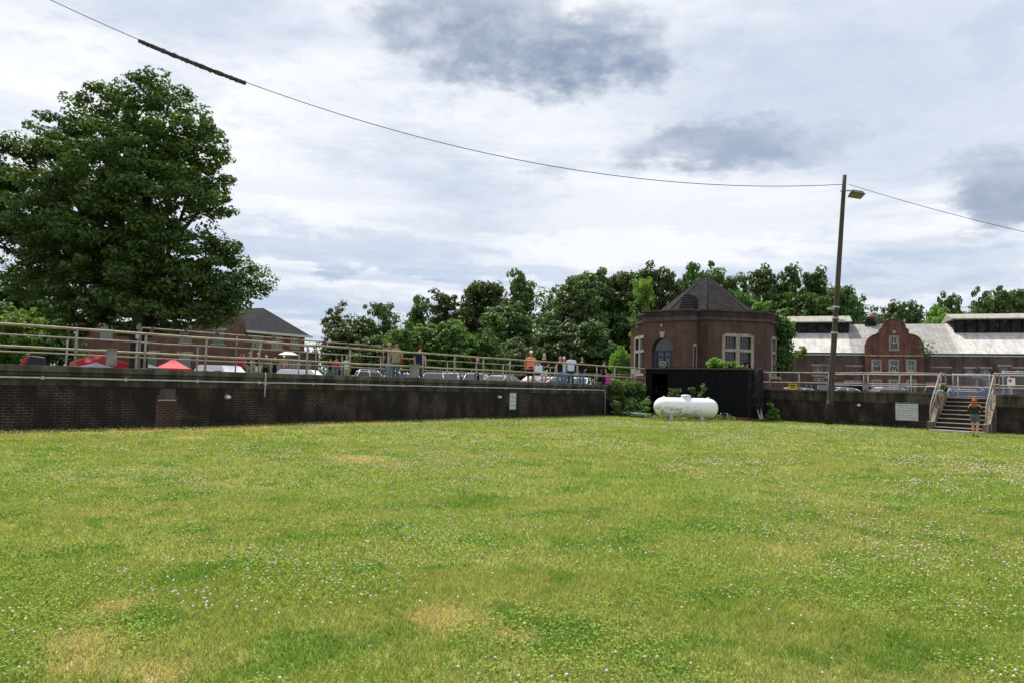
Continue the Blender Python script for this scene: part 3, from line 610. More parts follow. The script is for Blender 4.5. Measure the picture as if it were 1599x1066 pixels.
# ---------------------------------------------------------------- container and tank
CA = Vector((8.26, 42.3, 0)); CANG = R(-40)
def container():
    r = empty('shipping_container', CA, CANG, 'black steel container with rusty edges and an open doorway, behind the white tank', 'container')
    L, Wd, H = 6.36, 2.4, 2.93; x0, x1 = .42, 1.5
    mb = MB(); mb.box((0, 0, .18), (x0, .06, H-.1)); mb.box((x1, 0, .18), (L, .06, H-.1)); mb.box((x0, 0, H-.38), (x1, .06, H-.1))
    for x in (2.95, 4.5): mb.box((x, -.018, .2), (x+.06, -.001, H-.14))
    mb.box((0, .06, .18), (.06, Wd, H-.1)); mb.box((.06, Wd-.06, .18), (L-.06, Wd, H-.1))
    mb.obj('side_panel', 'container_black', r)
    mb = MB(); mb.box((L-.06, .0605, .18), (L, Wd, H-.1))
    for i in range(5): mb.box((L+.001, .25+.45*i, .3), (L+.035, .42+.45*i, H-.2))
    mb.obj('end_panel', 'container_end', r)
    mb = MB(); mb.box((-.05, -.06, H-.1), (L+.05, Wd+.05, H-.03)); mb.obj('roof', 'rusty_steel', r)
    mb = MB(); mb.box((.3, .2, H-.029), (L-.2, Wd-.2, H+.01)); mb.obj('roof_sheet', 'container_black', r)
    mb = MB(); mb.box((-.03, -.05, -.1), (L+.05, .12, .178)); mb.box((-.03, Wd-.12, -.1), (L+.05, Wd+.03, .178)); mb.box((L-.1, .12, -.1), (L+.05, Wd-.12, .178)); mb.box((-.03, .12, .02), (L-.1, Wd-.12, .178)); mb.obj('base_frame', 'rusty_steel', r)
    mb = MB(); mb.box((x0-.07, -.03, .18), (x0, .07, H-.38)); mb.box((x1, -.03, .18), (x1+.07, .07, H-.38)); mb.obj('door_frame', 'container_black', r)
    mb = MB(); mb.box((x0, .5, 1.45), (x1, .54, 1.5)); mb.obj('inner_bar', 'container_end', r)
    mb = MB(); mb.tube([(L+.36, .5, 0), (L+.36, .5, 2.55), (L+.36, .62, 2.78), (L+.36, .95, 2.8)], [.17, .17, .17, .16], 14); mb.obj('flue_pipe', 'container_end', r)
    mb = MB(); mb.box((L+.1, .1, -.1), (L+.75, 1.2, .12)); mb.obj('end_sill', 'rusty_steel', r)
    mb = MB(); mb.add([(L+.56, .3, .13), (L+.56, .9, .13), (L+.40, .85, .75), (L+.40, .35, .75), (L+.53, .3, .13), (L+.53, .9, .13), (L+.37, .85, .75), (L+.37, .35, .75)], [(0, 1, 2, 3), (7, 6, 5, 4), (0, 4, 5, 1), (3, 2, 6, 7), (0, 3, 7, 4), (1, 5, 6, 2)]); mb.obj('loose_plate', 'grey_steel', r)
container()
def tank():
    c = G(1070.5, 35.8, 0); r = empty('propane_tank', c, R(-4), 'white horizontal propane tank with dark smudges, on short legs in front of the container', 'tank')
    L = 3.28; rad = .505; zc = .70; prof = []
    for i in range(10): a = pi/2*i/9; prof.append((rad*sin(a)**.9 if i else 0, -L/2+.52*(1-cos(a))))
    prof += [(q[0], -q[1]) for q in reversed(prof)]
    M = Matrix.Translation((0, 0, zc)) @ Matrix.Rotation(pi/2, 4, 'Y'); mb = MB(); mb.lathe(prof, 48, M); mb.obj('shell', 'tank_white', r)
    for s in (-1, 1):
        mb = MB(); mb.lathe([(rad+.001, s*1.07-.018), (rad+.007, s*1.07-.012), (rad+.007, s*1.07+.012), (rad+.001, s*1.07+.018)], 48, M); mb.obj('weld_band', 'tank_white', r)
        x = s*.78; mb = MB(); mb.box((x-.07, -.3, -.05), (x+.07, -.18, .36)); mb.box((x-.07, .18, -.05), (x+.07, .3, .36)); mb.box((x-.09, -.36, -.06), (x+.09, .36, .05)); mb.obj('leg', 'white_panel', r)
        mb = MB(); mb.box((s*1.13-.06, -.015, zc+rad-.03), (s*1.13+.06, .015, zc+rad+.06)); mb.obj('lifting_lug', 'tank_white', r, .01)
    mb = MB(); mb.lathe([(.25, zc+rad-.06), (.25, zc+rad+.05), (.235, zc+rad+.085), (.26, zc+rad+.09), (.25, zc+rad+.13), (.12, zc+rad+.155), (0, zc+rad+.16)], 24); mb.obj('valve_cover', 'tank_white', r)
tank()
r = empty('steel_frame', G(1130, 37.0, 0), R(-20), 'small dark pipe stand on the grass between the tank and container', 'stand')
mb = MB(); mb.tube([(-.15, 0, 0), (-.15, 0, .42), (.2, 0, .42), (.2, 0, 0)], .025, 8); mb.obj('frame', 'box_grey', r); mb = MB(); mb.box((-.2, -.1, -.02), (.25, .1, .03)); mb.obj('foot', 'rusty_steel', r)
# ground pipe and blocks near the corner
r = empty('ground_pipe', G(936, 41.5, .13), 0, 'grey pipe lying on blocks at the foot of the ivy corner', 'pipe'); e = G(1014, 38.6, .16)-G(936, 41.5, .13)
mb = MB(); mb.tube([(0, 0, .05), e*.5+Vector((0, 0, .05)), e+Vector((0, 0, .03))], .055, 10); mb.obj('pipe', 'conduit_steel', r)
mb = MB(); mb.box((e.x*.97-.12, e.y*.97-.1, -.2), (e.x*.97+.12, e.y*.97+.1, e.z-.03)); mb.box((-.05, -.1, -.25), (.15, .1, -.01)); mb.obj('support_block', 'coping_concrete', r)
r = empty('concrete_block', G(1000, 38.0, 0), R(-8), 'dark wooden sleeper lying on the grass under the grey pipe', 'beam')
mb = MB(); mb.box((-.55, -.12, -.05), (.55, .12, .14)); mb.obj('beam', 'pole_wood', r, .02); mb = MB(); mb.box((-.35, -.13, .141), (-.25, .13, .16)); mb.obj('strap', 'rusty_steel', r)

# ---------------------------------------------------------------- windows helper
def window(root, M, x, z, w_, h, cols=2, rows=2, frame='stone_trim', sill=True, glass='window_glass', fw=.12, bars='white_paint', bt=.03, lintel=True, proud=.03, depth=.12):
    """stone surround, recessed pane and glazing bars on a facade whose local frame is M (x along, -y out, z up)"""
    f = MB(); a = -proud
    f.box((x-w_/2-fw, a, z-.001), (x-w_/2, depth, z+h), M); f.box((x+w_/2, a, z-.001), (x+w_/2+fw, depth, z+h), M)
    if lintel: f.box((x-w_/2-fw, a-.01, z+h), (x+w_/2+fw, depth, z+h+fw*1.4), M)
    if sill: f.box((x-w_/2-fw-.04, a-.06, z-fw), (x+w_/2+fw+.04, depth, z-.0015), M)
    fo = f.obj('window', frame, root)
    p = MB(); p.box((x-w_/2+.002, .06, z), (x+w_/2-.002, .09, z+h-.002), M); p.obj('pane', glass, fo)
    b_ = MB()
    for i in range(1, cols): xx = x-w_/2+w_*i/cols; b_.box((xx-bt/2, .03, z), (xx+bt/2, .058, z+h-.003), M)
    for j in range(1, rows): zz_ = z+h*j/rows; b_.box((x-w_/2+.003, .028, zz_-bt/2), (x+w_/2-.003, .057, zz_+bt/2), M)
    b_.box((x-w_/2+.002, .025, z), (x-w_/2+.04, .056, z+h-.004), M); b_.box((x+w_/2-.04, .025, z), (x+w_/2-.002, .056, z+h-.004), M)
    b_.obj('glazing_bars', bars, fo)
    return fo

# wall with rectangular holes (grid cut); local x along, y thickness 0..th
def holed_wall(mb, M, L, z0, z1, holes, th=.3, back=False):
    xs = sorted(set([0, L]+[q for h in holes for q in (h[0], h[1])])); zs = sorted(set([z0, z1]+[q for h in holes for q in (h[2], h[3])]))
    for i in range(len(xs)-1):
        for j in range(len(zs)-1):
            xc, zc = (xs[i]+xs[i+1])/2, (zs[j]+zs[j+1])/2
            if any(h[0] < xc < h[1] and h[2] < zc < h[3] for h in holes): continue
            q = [(xs[i], 0, zs[j]), (xs[i+1], 0, zs[j]), (xs[i+1], 0, zs[j+1]), (xs[i], 0, zs[j+1])]; mb.add([M @ Vector(v) for v in q], [(0, 1, 2, 3)])
    for x0, x1, a, b_ in holes:
        q = [(x0, 0, a), (x1, 0, a), (x1, 0, b_), (x0, 0, b_), (x0, th, a), (x1, th, a), (x1, th, b_), (x0, th, b_)]
        mb.add([M @ Vector(v) for v in q], [(0, 4, 5, 1), (1, 5, 6, 2), (2, 6, 7, 3), (3, 7, 4, 0)])

# ---------------------------------------------------------------- octagonal building
def octagon():
    C = Vector(((1102-799.5)/F*52.2, 52.2, GZ)); r = empty('octagonal_building', C, 0, 'octagonal dark red brick building with a pointed shingle roof behind the container', 'building')
    view = atan2(-C.y, -C.x); Rr = 5.6; Z = lambda z: z-GZ
    ang = [view+R(a) for a in (2+0, 47, 92, 137, 182, 227, 272, 317)]; vt = [Vector((cos(a)*Rr, sin(a)*Rr, 0)) for a in ang]
    wall = MB(); H = Z(6.4)
    def face(i):           # frame of face i between vt[i] and vt[i+1] seen from outside, x along from left to right
        a, b_ = vt[i], vt[(i+1) % 8]
        d = (b_-a).normalized(); out = Vector((d.y, -d.x, 0)); L = (b_-a).length
        if out.dot(a) < 0: out = -out
        M = Matrix(((d.x, -out.x, 0, a.x), (d.y, -out.y, 0, a.y), (0, 0, 1, 0), (0, 0, 0, 1))); return M, L
    wins = []
    for i in range(8):
        M, L = face(i)
        if i == 7: wall.add([M @ Vector(v) for v in ((0, 0, 0), (L, 0, 0), (L, 0, H), (0, 0, H))], [(0, 1, 2, 3)]); continue   # bay stands in front
        x0, x1, z0, z1 = L/2-.95, L/2+.95, Z(2.75), Z(5.3)
        holed_wall(wall, M, L, 0, H, [(x0, x1, z0, z1)], .3); wins.append((M, L/2, z0, z1))
    wall.obj('wall', 'old_brick', r)
    for M, xc, z0, z1 in wins:
        fr = MB(); W = .95; t_ = .22; hh = z1-z0; zt = z0+hh*.64
        for a, b_, c_, d_ in ((-W-t_, -W, -.12, hh+.12), (W, W+t_, -.12, hh+.12), (-.13, .13, 0, hh)): fr.box((xc+a, -.05, z0+c_), (xc+b_, .22, z0+d_), M)
        fr.box((xc-W, -.052, z1), (xc+W, .22, z1+.22), M); fr.box((xc-W-t_-.05, -.1, z0-.2), (xc+W+t_+.05, .22, z0-.121), M); fr.box((xc-W, -.048, zt-.1), (xc-.131, .22, zt+.1), M); fr.box((xc+.131, -.048, zt-.1), (xc+W, .22, zt+.1), M); fr.box((xc-W, -.05, z0-.12), (xc+W, .22, z0-.0), M)
        fo = fr.obj('window', 'stone_trim', r)
        for s in (-1, 1):
            for a, b_ in ((z0, zt-.1), (zt+.1, z1)):
                x0, x1 = (xc-W, xc-.131) if s < 0 else (xc+.131, xc+W)
                p = MB(); p.box((x0, .16, a+.002), (x1, .19, b_-.002), M); p.obj('pane', 'window_glass', fo)
                g_ = MB()
                for q in range(1, 4): xx = x0+(x1-x0)*q/4; g_.box((xx-.015, .12, a), (xx+.015, .155, b_), M)
                for q in range(1, 3): zz_ = a+(b_-a)*q/3; g_.box((x0, .118, zz_-.015), (x1, .156, zz_+.015), M)
                g_.obj('glazing_bars', 'cornice_stone', fo)
    def ring(nm, mat, r0, r1, z0, z1):
        mb = MB(); n = 8
        vs = [(cos(a)*r0, sin(a)*r0, z) for z in (z0, z1) for a in ang]+[(cos(a)*r1, sin(a)*r1, z) for z in (z0, z1) for a in ang]
        fs = []
        for i in range(8): j = (i+1) % 8; fs += [(i, j, j+8, i+8), (16+j, 16+i, 24+i, 24+j), (8+i, 8+j, 24+j, 24+i), (j, i, 16+i, 16+j)]
        mb.add(vs, fs); return mb.obj(nm, mat, r)
    brick('parapet_brick', (.065, .033, .030), (.045, .025, .023), (.07, .06, .055), amount=.6)
    ring('parapet', 'parapet_brick', Rr+.03, Rr-.3, H+.185, Z(7.02)); ring('cornice', 'cornice_stone', Rr+.14, Rr-.2, H, H+.18); ring('parapet_coping', 'cornice_stone', Rr+.09, Rr-.36, Z(7.02), Z(7.14))
    # roof
    rf = MB(); ap = Vector((-.15, 0, Z(10.25))); rb = 4.3; zb = Z(6.9); base = [Vector((cos(a)*rb, sin(a)*rb, zb)) for a in ang]
    mid = [Vector((cos(a)*.35, sin(a)*.35, Z(10.12))) for a in ang]
    for i in range(8): j = (i+1) % 8; rf.add([base[i], base[j], mid[j], mid[i]], [(0, 1, 2, 3)]); rf.add([mid[i], mid[j], Vector((0, 0, Z(10.22)))], [(0, 1, 2)])
    ro = rf.obj('roof', 'roof_shingle', r)
    hp = MB()
    for i in range(8): hp.tube([base[i], mid[i]], .04, 6)
    hp.obj('ridge_caps', 'roof_shingle', ro)
    mb = MB(); mb.box((-Rr*.64, -Rr*.64, zb-.3), (Rr*.64, Rr*.64, zb-.05)); mb.obj('roof_deck', 'slate', r)
    # louvred gablet on the roof face left of the front ridge
    a_ = (ang[7]+ang[0]+2*pi*(ang[7] > ang[0]+pi)*0)/2; a_ = ang[0]-R(22.5); d = Vector((cos(a_), sin(a_), 0)); tdir = Vector((-d.y, d.x, 0)); pz = Z(7.25); cc = d*3.75
    tri = [cc-tdir*.62+Vector((0, 0, pz)), cc+tdir*.62+Vector((0, 0, pz)), cc+tdir*.22+Vector((0, 0, pz+1.15)), cc-tdir*.22+Vector((0, 0, pz+1.15))]
    mb = MB(); bk = [q-d*1.3 for q in tri]; mb.add(tri+bk, [(0, 1, 2, 3), (0, 3, 7, 4), (1, 5, 6, 2), (3, 2, 6, 7)]); vo = mb.obj('roof_vent', 'slate', r)
    mb = MB()
    for k in range(6):
        z = pz+.1+k*.17; hw = .56-.4*(z-pz)/1.15; o0 = cc+d*.03; mb.add([o0-tdir*hw+Vector((0, 0, z)), o0+tdir*hw+Vector((0, 0, z)), o0+tdir*hw+Vector((0, 0, z+.1))-d*.02, o0-tdir*hw+Vector((0, 0, z+.1))-d*.02], [(0, 1, 2, 3)])
    mb.obj('louvres', 'green_slat', vo)
    # entrance bay on face 7
    M, L = face(7)
    a0 = .05; a1 = L*.83; dp = 1.15; Mb = M @ Matrix.Translation((0, -dp, 0)); zt = H-.02; bay = MB(); aw = 1.55/2; ac = (a0+a1)/2-.35; zsp = Z(4.35); n = 16
    arch = [(ac-aw, 0)]+[(ac-aw*cos(pi*i/n), zsp+aw*sin(pi*i/n)) for i in range(n+1)]+[(ac+aw, 0)]
    # front in strips around the arch
    for i in range(n):
        (xa, za), (xb, zb_) = arch[i+1], arch[i+2]; bay.add([Mb @ Vector(v) for v in ((xa, 0, za), (xb, 0, zb_), (xb, 0, zt), (xa, 0, zt))], [(0, 1, 2, 3)])
        bay.add([Mb @ Vector(v) for v in ((xa, 0, za), (xa, .35, za), (xb, .35, zb_), (xb, 0, zb_))], [(0, 1, 2, 3)])
    for xa, xb in ((a0, ac-aw), (ac+aw, a1)): bay.add([Mb @ Vector(v) for v in ((xa, 0, 0), (xb, 0, 0), (xb, 0, zt), (xa, 0, zt))], [(0, 1, 2, 3)])
    for xx in (ac-aw, ac+aw): bay.add([Mb @ Vector(v) for v in ((xx, 0, 0), (xx, .35, 0), (xx, .35, zsp), (xx, 0, zsp))], [(0, 1, 2, 3)])
    bay.add([Mb @ Vector(v) for v in ((a0, 0, 0), (a0, 0, zt), (a0, dp, zt), (a0, dp, 0))], [(0, 1, 2, 3)])
    Ms = Mb @ Matrix.Translation((a1, 0, 0)) @ Matrix.Rotation(R(90), 4, 'Z'); holed_wall(bay, Ms, dp, 0, zt, [(.38, .82, Z(2.9), Z(4.55))], .15)
    bay.add([Mb @ Vector(v) for v in ((a0, 0, zt), (a1, 0, zt), (a1, dp, zt), (a0, dp, zt))], [(0, 1, 2, 3)])
    bo = bay.obj('entrance_bay', 'red_brick', r); bo.data.materials[0] = MATS['bay_brick']
    mb = MB(); mb.box((a0-.1, -.12, zt-.10), (a1+.1, dp-.1, zt+.17), Mb); mb.obj('bay_cornice', 'cornice_stone', bo)
    mb = MB(); mb.box((a0, 0, zt+.17), (a1, dp-.1, Z(6.95)), Mb); mb.obj('bay_parapet', 'parapet_brick', bo)
    mb = MB(); mb.box((a0-.05, -.06, Z(6.95)), (a1+.05, dp-.12, Z(7.05)), Mb); mb.obj('bay_coping', 'cornice_stone', bo)
    ar = MB()
    for i in range(n):
        t0, t1 = pi*i/n, pi*(i+1)/n; q = [(ac-k*cos(t_), zsp+k*sin(t_)) for t_ in (t0, t1) for k in (aw, aw+.3)]
        ar.add([Mb @ Vector((x, -.02, z)) for x, z in (q[0], q[2], q[3], q[1])], [(0, 1, 2, 3)])
    ar.obj('brick_arch', 'bay_brick', bo)
    mb = MB(); mb.add([Mb @ Vector(v) for v in ((ac-.12, -.07, zsp+aw+.02), (ac+.12, -.07, zsp+aw+.02), (ac+.19, -.07, zsp+aw+.42), (ac-.19, -.07, zsp+aw+.42), (ac-.12, .02, zsp+aw+.02), (ac+.12, .02, zsp+aw+.02), (ac+.19, .02, zsp+aw+.42), (ac-.19, .02, zsp+aw+.42))], [(0, 1, 2, 3), (0, 4, 5, 1), (3, 2, 6, 7), (0, 3, 7, 4), (1, 5, 6, 2)]); mb.obj('keystone', 'stone_trim', bo)
    mb = MB(); mb.tube([Mb @ Vector((ac, -.02, zsp+aw+.85)), Mb @ Vector((ac, -.2, zsp+aw+.9))], .05, 8); mb.ell(Mb @ Vector((ac, -.2, zsp+aw+.82)), (.08, .08, .12)); mb.obj('door_lamp', 'stone_trim', bo)
    # door with glazed fan
    mb = MB(); mb.prism(arch, .30, .36, Mb); do = mb.obj('door', 'window_glass', r)
    zd = zsp-.05
    mb = MB()
    for xa, xb, za, zb_ in ((ac-aw+.02, ac-aw+.12, 0, zd), (ac+aw-.12, ac+aw-.02, 0, zd), (ac-aw+.12, ac+aw-.12, zd-.14, zd), (ac-.04, ac+.04, 0, zd-.141), (ac-aw+.3, ac-.04, zd-.5, zd-.35), (ac+.04, ac+aw-.3, zd-.5, zd-.35), (ac-aw+.12, ac-aw+.3, 0, zd-.141), (ac+aw-.3, ac+aw-.12, 0, zd-.141), (ac-aw+.3, ac-.04, 0, zd-1.3), (ac+.04, ac+aw-.3, 0, zd-1.3)): mb.box((xa, .2, za), (xb, .29, zb_), Mb)
    mb.obj('door_leaf', 'blue_door', do)
    mb = MB(); Me = Mb @ Matrix.Translation((ac, .185, zd-.98)) @ Matrix.Rotation(pi/2, 4, 'X'); mb.lathe([(0, .02), (.2, .02), (.25, .012), (.25, 0)], 24, Me); mb.obj('emblem', 'stone_trim', do)
    mb = MB(); mb.lathe([(.09, .024), (.16, .024), (.165, .021)], 24, Me); mb.obj('emblem_ring', 'cornice_stone', do)
    fr = MB(); fr.box((.30, -.04, Z(4.55)), (.9, .12, Z(4.75)), Ms); fr.box((.30, -.06, Z(2.78)), (.9, .12, Z(2.9)), Ms); fr.box((.30, -.03, Z(2.9)), (.38, .12, Z(4.55)), Ms); fr.box((.82, -.03, Z(2.9)), (.9, .12, Z(4.55)), Ms); fo = fr.obj('window', 'stone_trim', r)
    mb = MB(); mb.box((.38, .08, Z(2.9)), (.82, .1, Z(4.55)), Ms); mb.obj('pane', 'window_glass', fo)
brick('bay_brick', (.135, .062, .046), (.085, .042, .034), (.15, .125, .11), amount=.25)
octagon()

# ---------------------------------------------------------------- long building on the right
def long_building():
    A = G(1222, 87.5, 0); B = G(1680, 76.5, 0); d = (B-A); d.z = 0; L = d.length; ang = atan2(d.y, d.x)
    r = empty('brick_hall', (A.x, A.y, GZ-.05), ang, 'long two storey brick hall with pale roofs and a curved gable behind the light pole', 'building'); z0 = GZ-.05
    I = Matrix.Identity(4); n2 = Vector((-sin(ang), cos(ang))); org = Vector((A.x, A.y))
    def X(px):      # distance along the facade seen at pixel px
        dr = CM @ Vector(((px-799.5)/F, -(hor(px)-533)/F, -1)); dr = Vector((dr.x, dr.y)); k = org.dot(n2)/dr.dot(n2); return (dr*k-org).dot(Vector((cos(ang), sin(ang))))
    def Zp(px, py): x = X(px); D = A.y+sin(ang)*x; return P(px, py, D).z-z0
    E = Zp(1300, 551); g0, g1 = X(1350), X(1442); gm = (g0+g1)/2; holes = []
    def hole(px0, px1, py0, py1): xm = (px0+px1)/2; h = (X(px0), X(px1), Zp(xm, py1), Zp(xm, py0)); holes.append(h); return h
    up = [hole(1270.5, 1284, 571, 578), hole(1291, 1296, 571, 578), hole(1509, 1522, 575, 582), hole(1533, 1546, 575, 582), hole(1562, 1576, 572, 586)]
    low = [hole(1271, 1287, 587, 593), hole(1291, 1302, 590, 609), hole(1449, 1467, 599, 616), hole(1522, 1530, 590, 612), hole(1537, 1548, 592, 614), hole(1585, 1597, 575, 586)]
    gar = hole(1323, 1349, 597, 613)
    w_ = MB(); holed_wall(w_, I, L, 0, E, holes, .35); w_.box((-.3, .36, 0), (L+8, 16, E-.02)); w_.add([(L, 0, 0), (L+8, 0, 0), (L+8, 0, E), (L, 0, E)], [(0, 1, 2, 3)]); w_.obj('wall', 'pale_brick', r)
    def fill(h, glass='window_glass', cols=2, rows=1):
        fr = MB(); x0, x1, a, b_ = h; fr.box((x0-.25, -.04, b_), (x1+.25, .2, b_+.22)); fr.box((x0-.1, -.06, a-.14), (x1+.1, .2, a)); fo = fr.obj('window', 'stone_trim', r)
        p = MB(); p.box((x0, .25, a), (x1, .28, b_)); p.obj('pane', glass, fo); q = MB()
        for i in range(1, cols): xx = x0+(x1-x0)*i/cols; q.box((xx-.04, .2, a), (xx+.04, .245, b_))
        for i in range(1, rows): zz_ = a+(b_-a)*i/rows; q.box((x0, .19, zz_-.03), (x1, .244, zz_+.03))
        q.box((x0, .18, a), (x0+.06, .243, b_)); q.box((x1-.06, .18, a), (x1, .243, b_)); q.obj('glazing_bars', 'white_panel', fo)
    for i, h in enumerate(up): fill(h, 'window_glass' if i < 2 else 'pale_glass', 2 if i != 1 else 1)
    for h in low: fill(h, 'window_glass', 2, 2)
    x0, x1, a, b_ = gar; mb = MB(); mb.box((x0, .3, 0), (x1, .36, b_)); go = mb.obj('garage_opening', 'dark_void', r); mb = MB(); mb.box((x0-.4, -.05, b_), (x1+.4, .25, b_+.3)); mb.obj('lintel', 'stone_trim', go)
    mb = MB(); mb.box((X(1320), -.03, Zp(1330, 572)), (X(1348), .0-.002, Zp(1330, 569.5))); mb.obj('lintel', 'stone_trim', r)
    mb = MB(); mb.box((X(1454), -.03, Zp(1480, 574)), (X(1487), -.002, Zp(1480, 572))); mb.obj('lintel', 'stone_trim', r)
    mb = MB(); mb.box((X(1500), -.03, Zp(1520, 587)), (X(1560), -.002, Zp(1520, 585.5))); mb.obj('lintel', 'stone_trim', r)
    mb = MB(); mb.box((-.1, -.12, E-.28), (g0-.05, .05, E-.12)); mb.box((g1+.05, -.12, E-.28), (L+8, .05, E-.12)); mb.obj('gutter', 'white_panel', r)
    mb = MB(); mb.box((-.1, -.06, E-.12), (g0-.05, .3, E+.03)); mb.box((g1+.05, -.06, E-.12), (L+8, .3, E+.03)); mb.obj('eave_band', 'cornice_stone', r)
    # roof: ridge back and above
    Dr = 7.5; x_s1, x_s2 = X(1330), X(1498)
    rz = lambda px, py: P(px, py, A.y+sin(ang)*X(px)+Dr*cos(ang)).z-z0
    RZ = rz(1400, 507)
    def slope(nm, x0, x1, mat, dz=0.):
        mb = MB(); mb.add([(x0, -.25, E+dz), (x1, -.25, E+dz), (x1, Dr, RZ+dz), (x0, Dr, RZ+dz), (x0, 2*Dr+.25, E+dz), (x1, 2*Dr+.25, E+dz)], [(0, 1, 2, 3), (3, 2, 5, 4), (0, 3, 4), (1, 5, 2)]); return mb.obj(nm, mat, r)
    s1 = slope('roof', -.4, x_s1, 'metal_roof', .05); slope('roof', x_s1, x_s2, 'shingle_roof', .03); slope('roof', x_s2, L+8, 'metal_roof', .052)
    def monitor(x0, x1, pyt, pyb, pxm):
        zt = rz(pxm, pyt); zb = rz(pxm, pyb); zb2 = E+(RZ-E)*(Dr-2.6)/Dr-.2
        mb = MB(); mb.box((x0, Dr-2.6, zb2), (x1, Dr+2.6, zb)); mo = mb.obj('roof_monitor', 'container_end', r)
        k = MB(); n = int((x1-x0)/1.1)
        for i in range(n+1): xx = x0+(x1-x0)*i/n; k.box((xx-.05, Dr-2.68, zb2+.4), (xx+.05, Dr-2.605, zb))
        k.obj('mullions', 'container_black', mo)
        mb = MB(); mb.add([(x0-.4, Dr-3.1, zb), (x1+.4, Dr-3.1, zb), (x1+.4, Dr, zt), (x0-.4, Dr, zt), (x0-.4, Dr+3.1, zb), (x1+.4, Dr+3.1, zb), (x0-.4, Dr-3.1, zb+.12), (x1+.4, Dr-3.1, zb+.12)], [(6, 7, 2, 3), (0, 1, 7, 6), (3, 2, 5, 4), (0, 6, 3, 4), (1, 5, 2, 7), (0, 4, 5, 1)]); mb.obj('monitor_roof', 'monitor_roof', mo)
    monitor(-.8, X(1331), 494, 507, 1280); monitor(X(1503)+.3, L+7, 491, 503, 1560)
    # flemish gable
    gz = lambda py: Zp(1396, py)
    zs, zm, ztop = gz(553), gz(538), gz(500); hw = (g1-g0)/2; e = .58
    pts = [(-hw, 0), (-hw, gz(539))]; c1x = hw*.93; r1x = hw*.93-hw*.50; r1z = gz(523)-gz(538)
    pts += [(-c1x, gz(539))]+[(-c1x+r1x*(1-cos(pi/2*i/8)), gz(538)+r1z*sin(pi/2*i/8)) for i in range(1, 9)]
    pts += [(-hw*.47, gz(523)), (-hw*.47, gz(515)), (-hw*.38, gz(515))]
    pts += [(-hw*.38*cos(pi/2*i/10), gz(514)+(gz(499.5)-gz(514))*sin(pi/2*i/10)) for i in range(0, 10)]
    pts = pts+[(0, gz(499.5))]+[(-x, z) for x, z in reversed(pts)]
    pj = .55; Mg = Matrix.Translation((gm, -pj, 0)); upper = [p_ for p_ in pts if p_[1] > 0]; zb = gz(555)
    gw = [(-.95+hw*(-.0), .95)]
    hol = []
    for px, half in ((1368, 5.2), (1395, 5.4), (1422, 5.2)):
        for y0, y1 in ((563.5, 578.5), (594.5, 613)):
            hol.append((X(px-half)-g0, X(px+half)-g0, Zp(px, y1), Zp(px, y0)))
    gb = MB(); Mw = Matrix.Translation((g0, -pj, 0)); holed_wall(gb, Mw, g1-g0, 0, zb, hol, .35)
    gb.add([(g0, -pj, 0), (g0, -pj, zb), (g0, 0, zb), (g0, 0, 0)], [(0, 1, 2, 3)]); gb.add([(g1, -pj, 0), (g1, 0, 0), (g1, 0, zb), (g1, -pj, zb)], [(0, 1, 2, 3)]); gb.obj('gable_bay', 'red_brick', r)
    hh = (X(1390.5)-gm, X(1400.5)-gm, gz(545), gz(527))      # opening in the gable; build in columns
    xs = sorted(set([x for x, z in upper]+[hh[0], hh[1]])); gp = MB()
    def top(x):
        ax = -abs(x); best = gz(539); u_ = sorted(p_ for p_ in upper if p_[0] <= 0)
        for (xa, za), (xb, zb_) in zip(u_, u_[1:]):
            if xa <= ax <= xb and xb > xa: best = za+(zb_-za)*(ax-xa)/(xb-xa)
        return best
    N = 64
    for i in range(N):
        xa, xb = -hw+2*hw*i/N, -hw+2*hw*(i+1)/N; za, zb_ = top(xa+1e-4), top(xb-1e-4); xm = (xa+xb)/2
        segs = [(zb, None)] if not hh[0] < xm < hh[1] else [(zb, hh[2]), (hh[3], None)]
        for a, b_ in segs:
            ta, tb = (za, zb_) if b_ is None else (b_, b_); gp.add([Mg @ Vector(v) for v in ((xa, 0, a), (xb, 0, a), (xb, 0, tb), (xa, 0, ta), (xa, .5, a), (xb, .5, a), (xb, .5, tb), (xa, .5, ta))], [(0, 1, 2, 3), (3, 2, 6, 7), (5, 4, 7, 6)])
    for x, s in ((-hw, 1), (hw, 1)): gp.add([Mg @ Vector(v) for v in ((x, 0, zb), (x, .5, zb), (x, .5, gz(539)), (x, 0, gz(539)))], [(0, 1, 2, 3)])
    go = gp.obj('gable', 'red_brick', r)
    cp = MB(); cpts = [Mg @ Vector((x, .22, z+.03)) for x, z in upper]; cp.tube(cpts, (.28*1.0, .28), 4, smooth=False) if False else None
    for (xa, za), (xb, zb_) in zip(upper, upper[1:]):
        dx_, dz_ = xb-xa, zb_-za; l = math.hypot(dx_, dz_)
        if l < 1e-4: continue
        nx, nz = -dz_/l*.12, dx_/l*.12; cp.add([Mg @ Vector(v) for v in ((xa, -.06, za), (xb, -.06, zb_), (xb+nx, -.06, zb_+nz), (xa+nx, -.06, za+nz), (xa, .56, za), (xb, .56, zb_), (xb+nx, .56, zb_+nz), (xa+nx, .56, za+nz))], [(0, 1, 2, 3), (3, 2, 6, 7), (5, 4, 7, 6), (0, 4, 5, 1), (0, 3, 7, 4), (1, 5, 6, 2)])
    cp.obj('gable_coping', 'red_brick', go)
    gr = MB(); gr.add([(gm-hw*.42, -pj+.5, gz(516)), (gm+hw*.42, -pj+.5, gz(516)), (gm+hw*.42, Dr*.7, gz(516)), (gm-hw*.42, Dr*.7, gz(516)), (gm, -pj+.5, gz(505)), (gm, Dr, gz(505))], [(0, 4, 5, 3), (4, 1, 2, 5)]); gr.obj('gable_roof', 'shingle_roof', r)
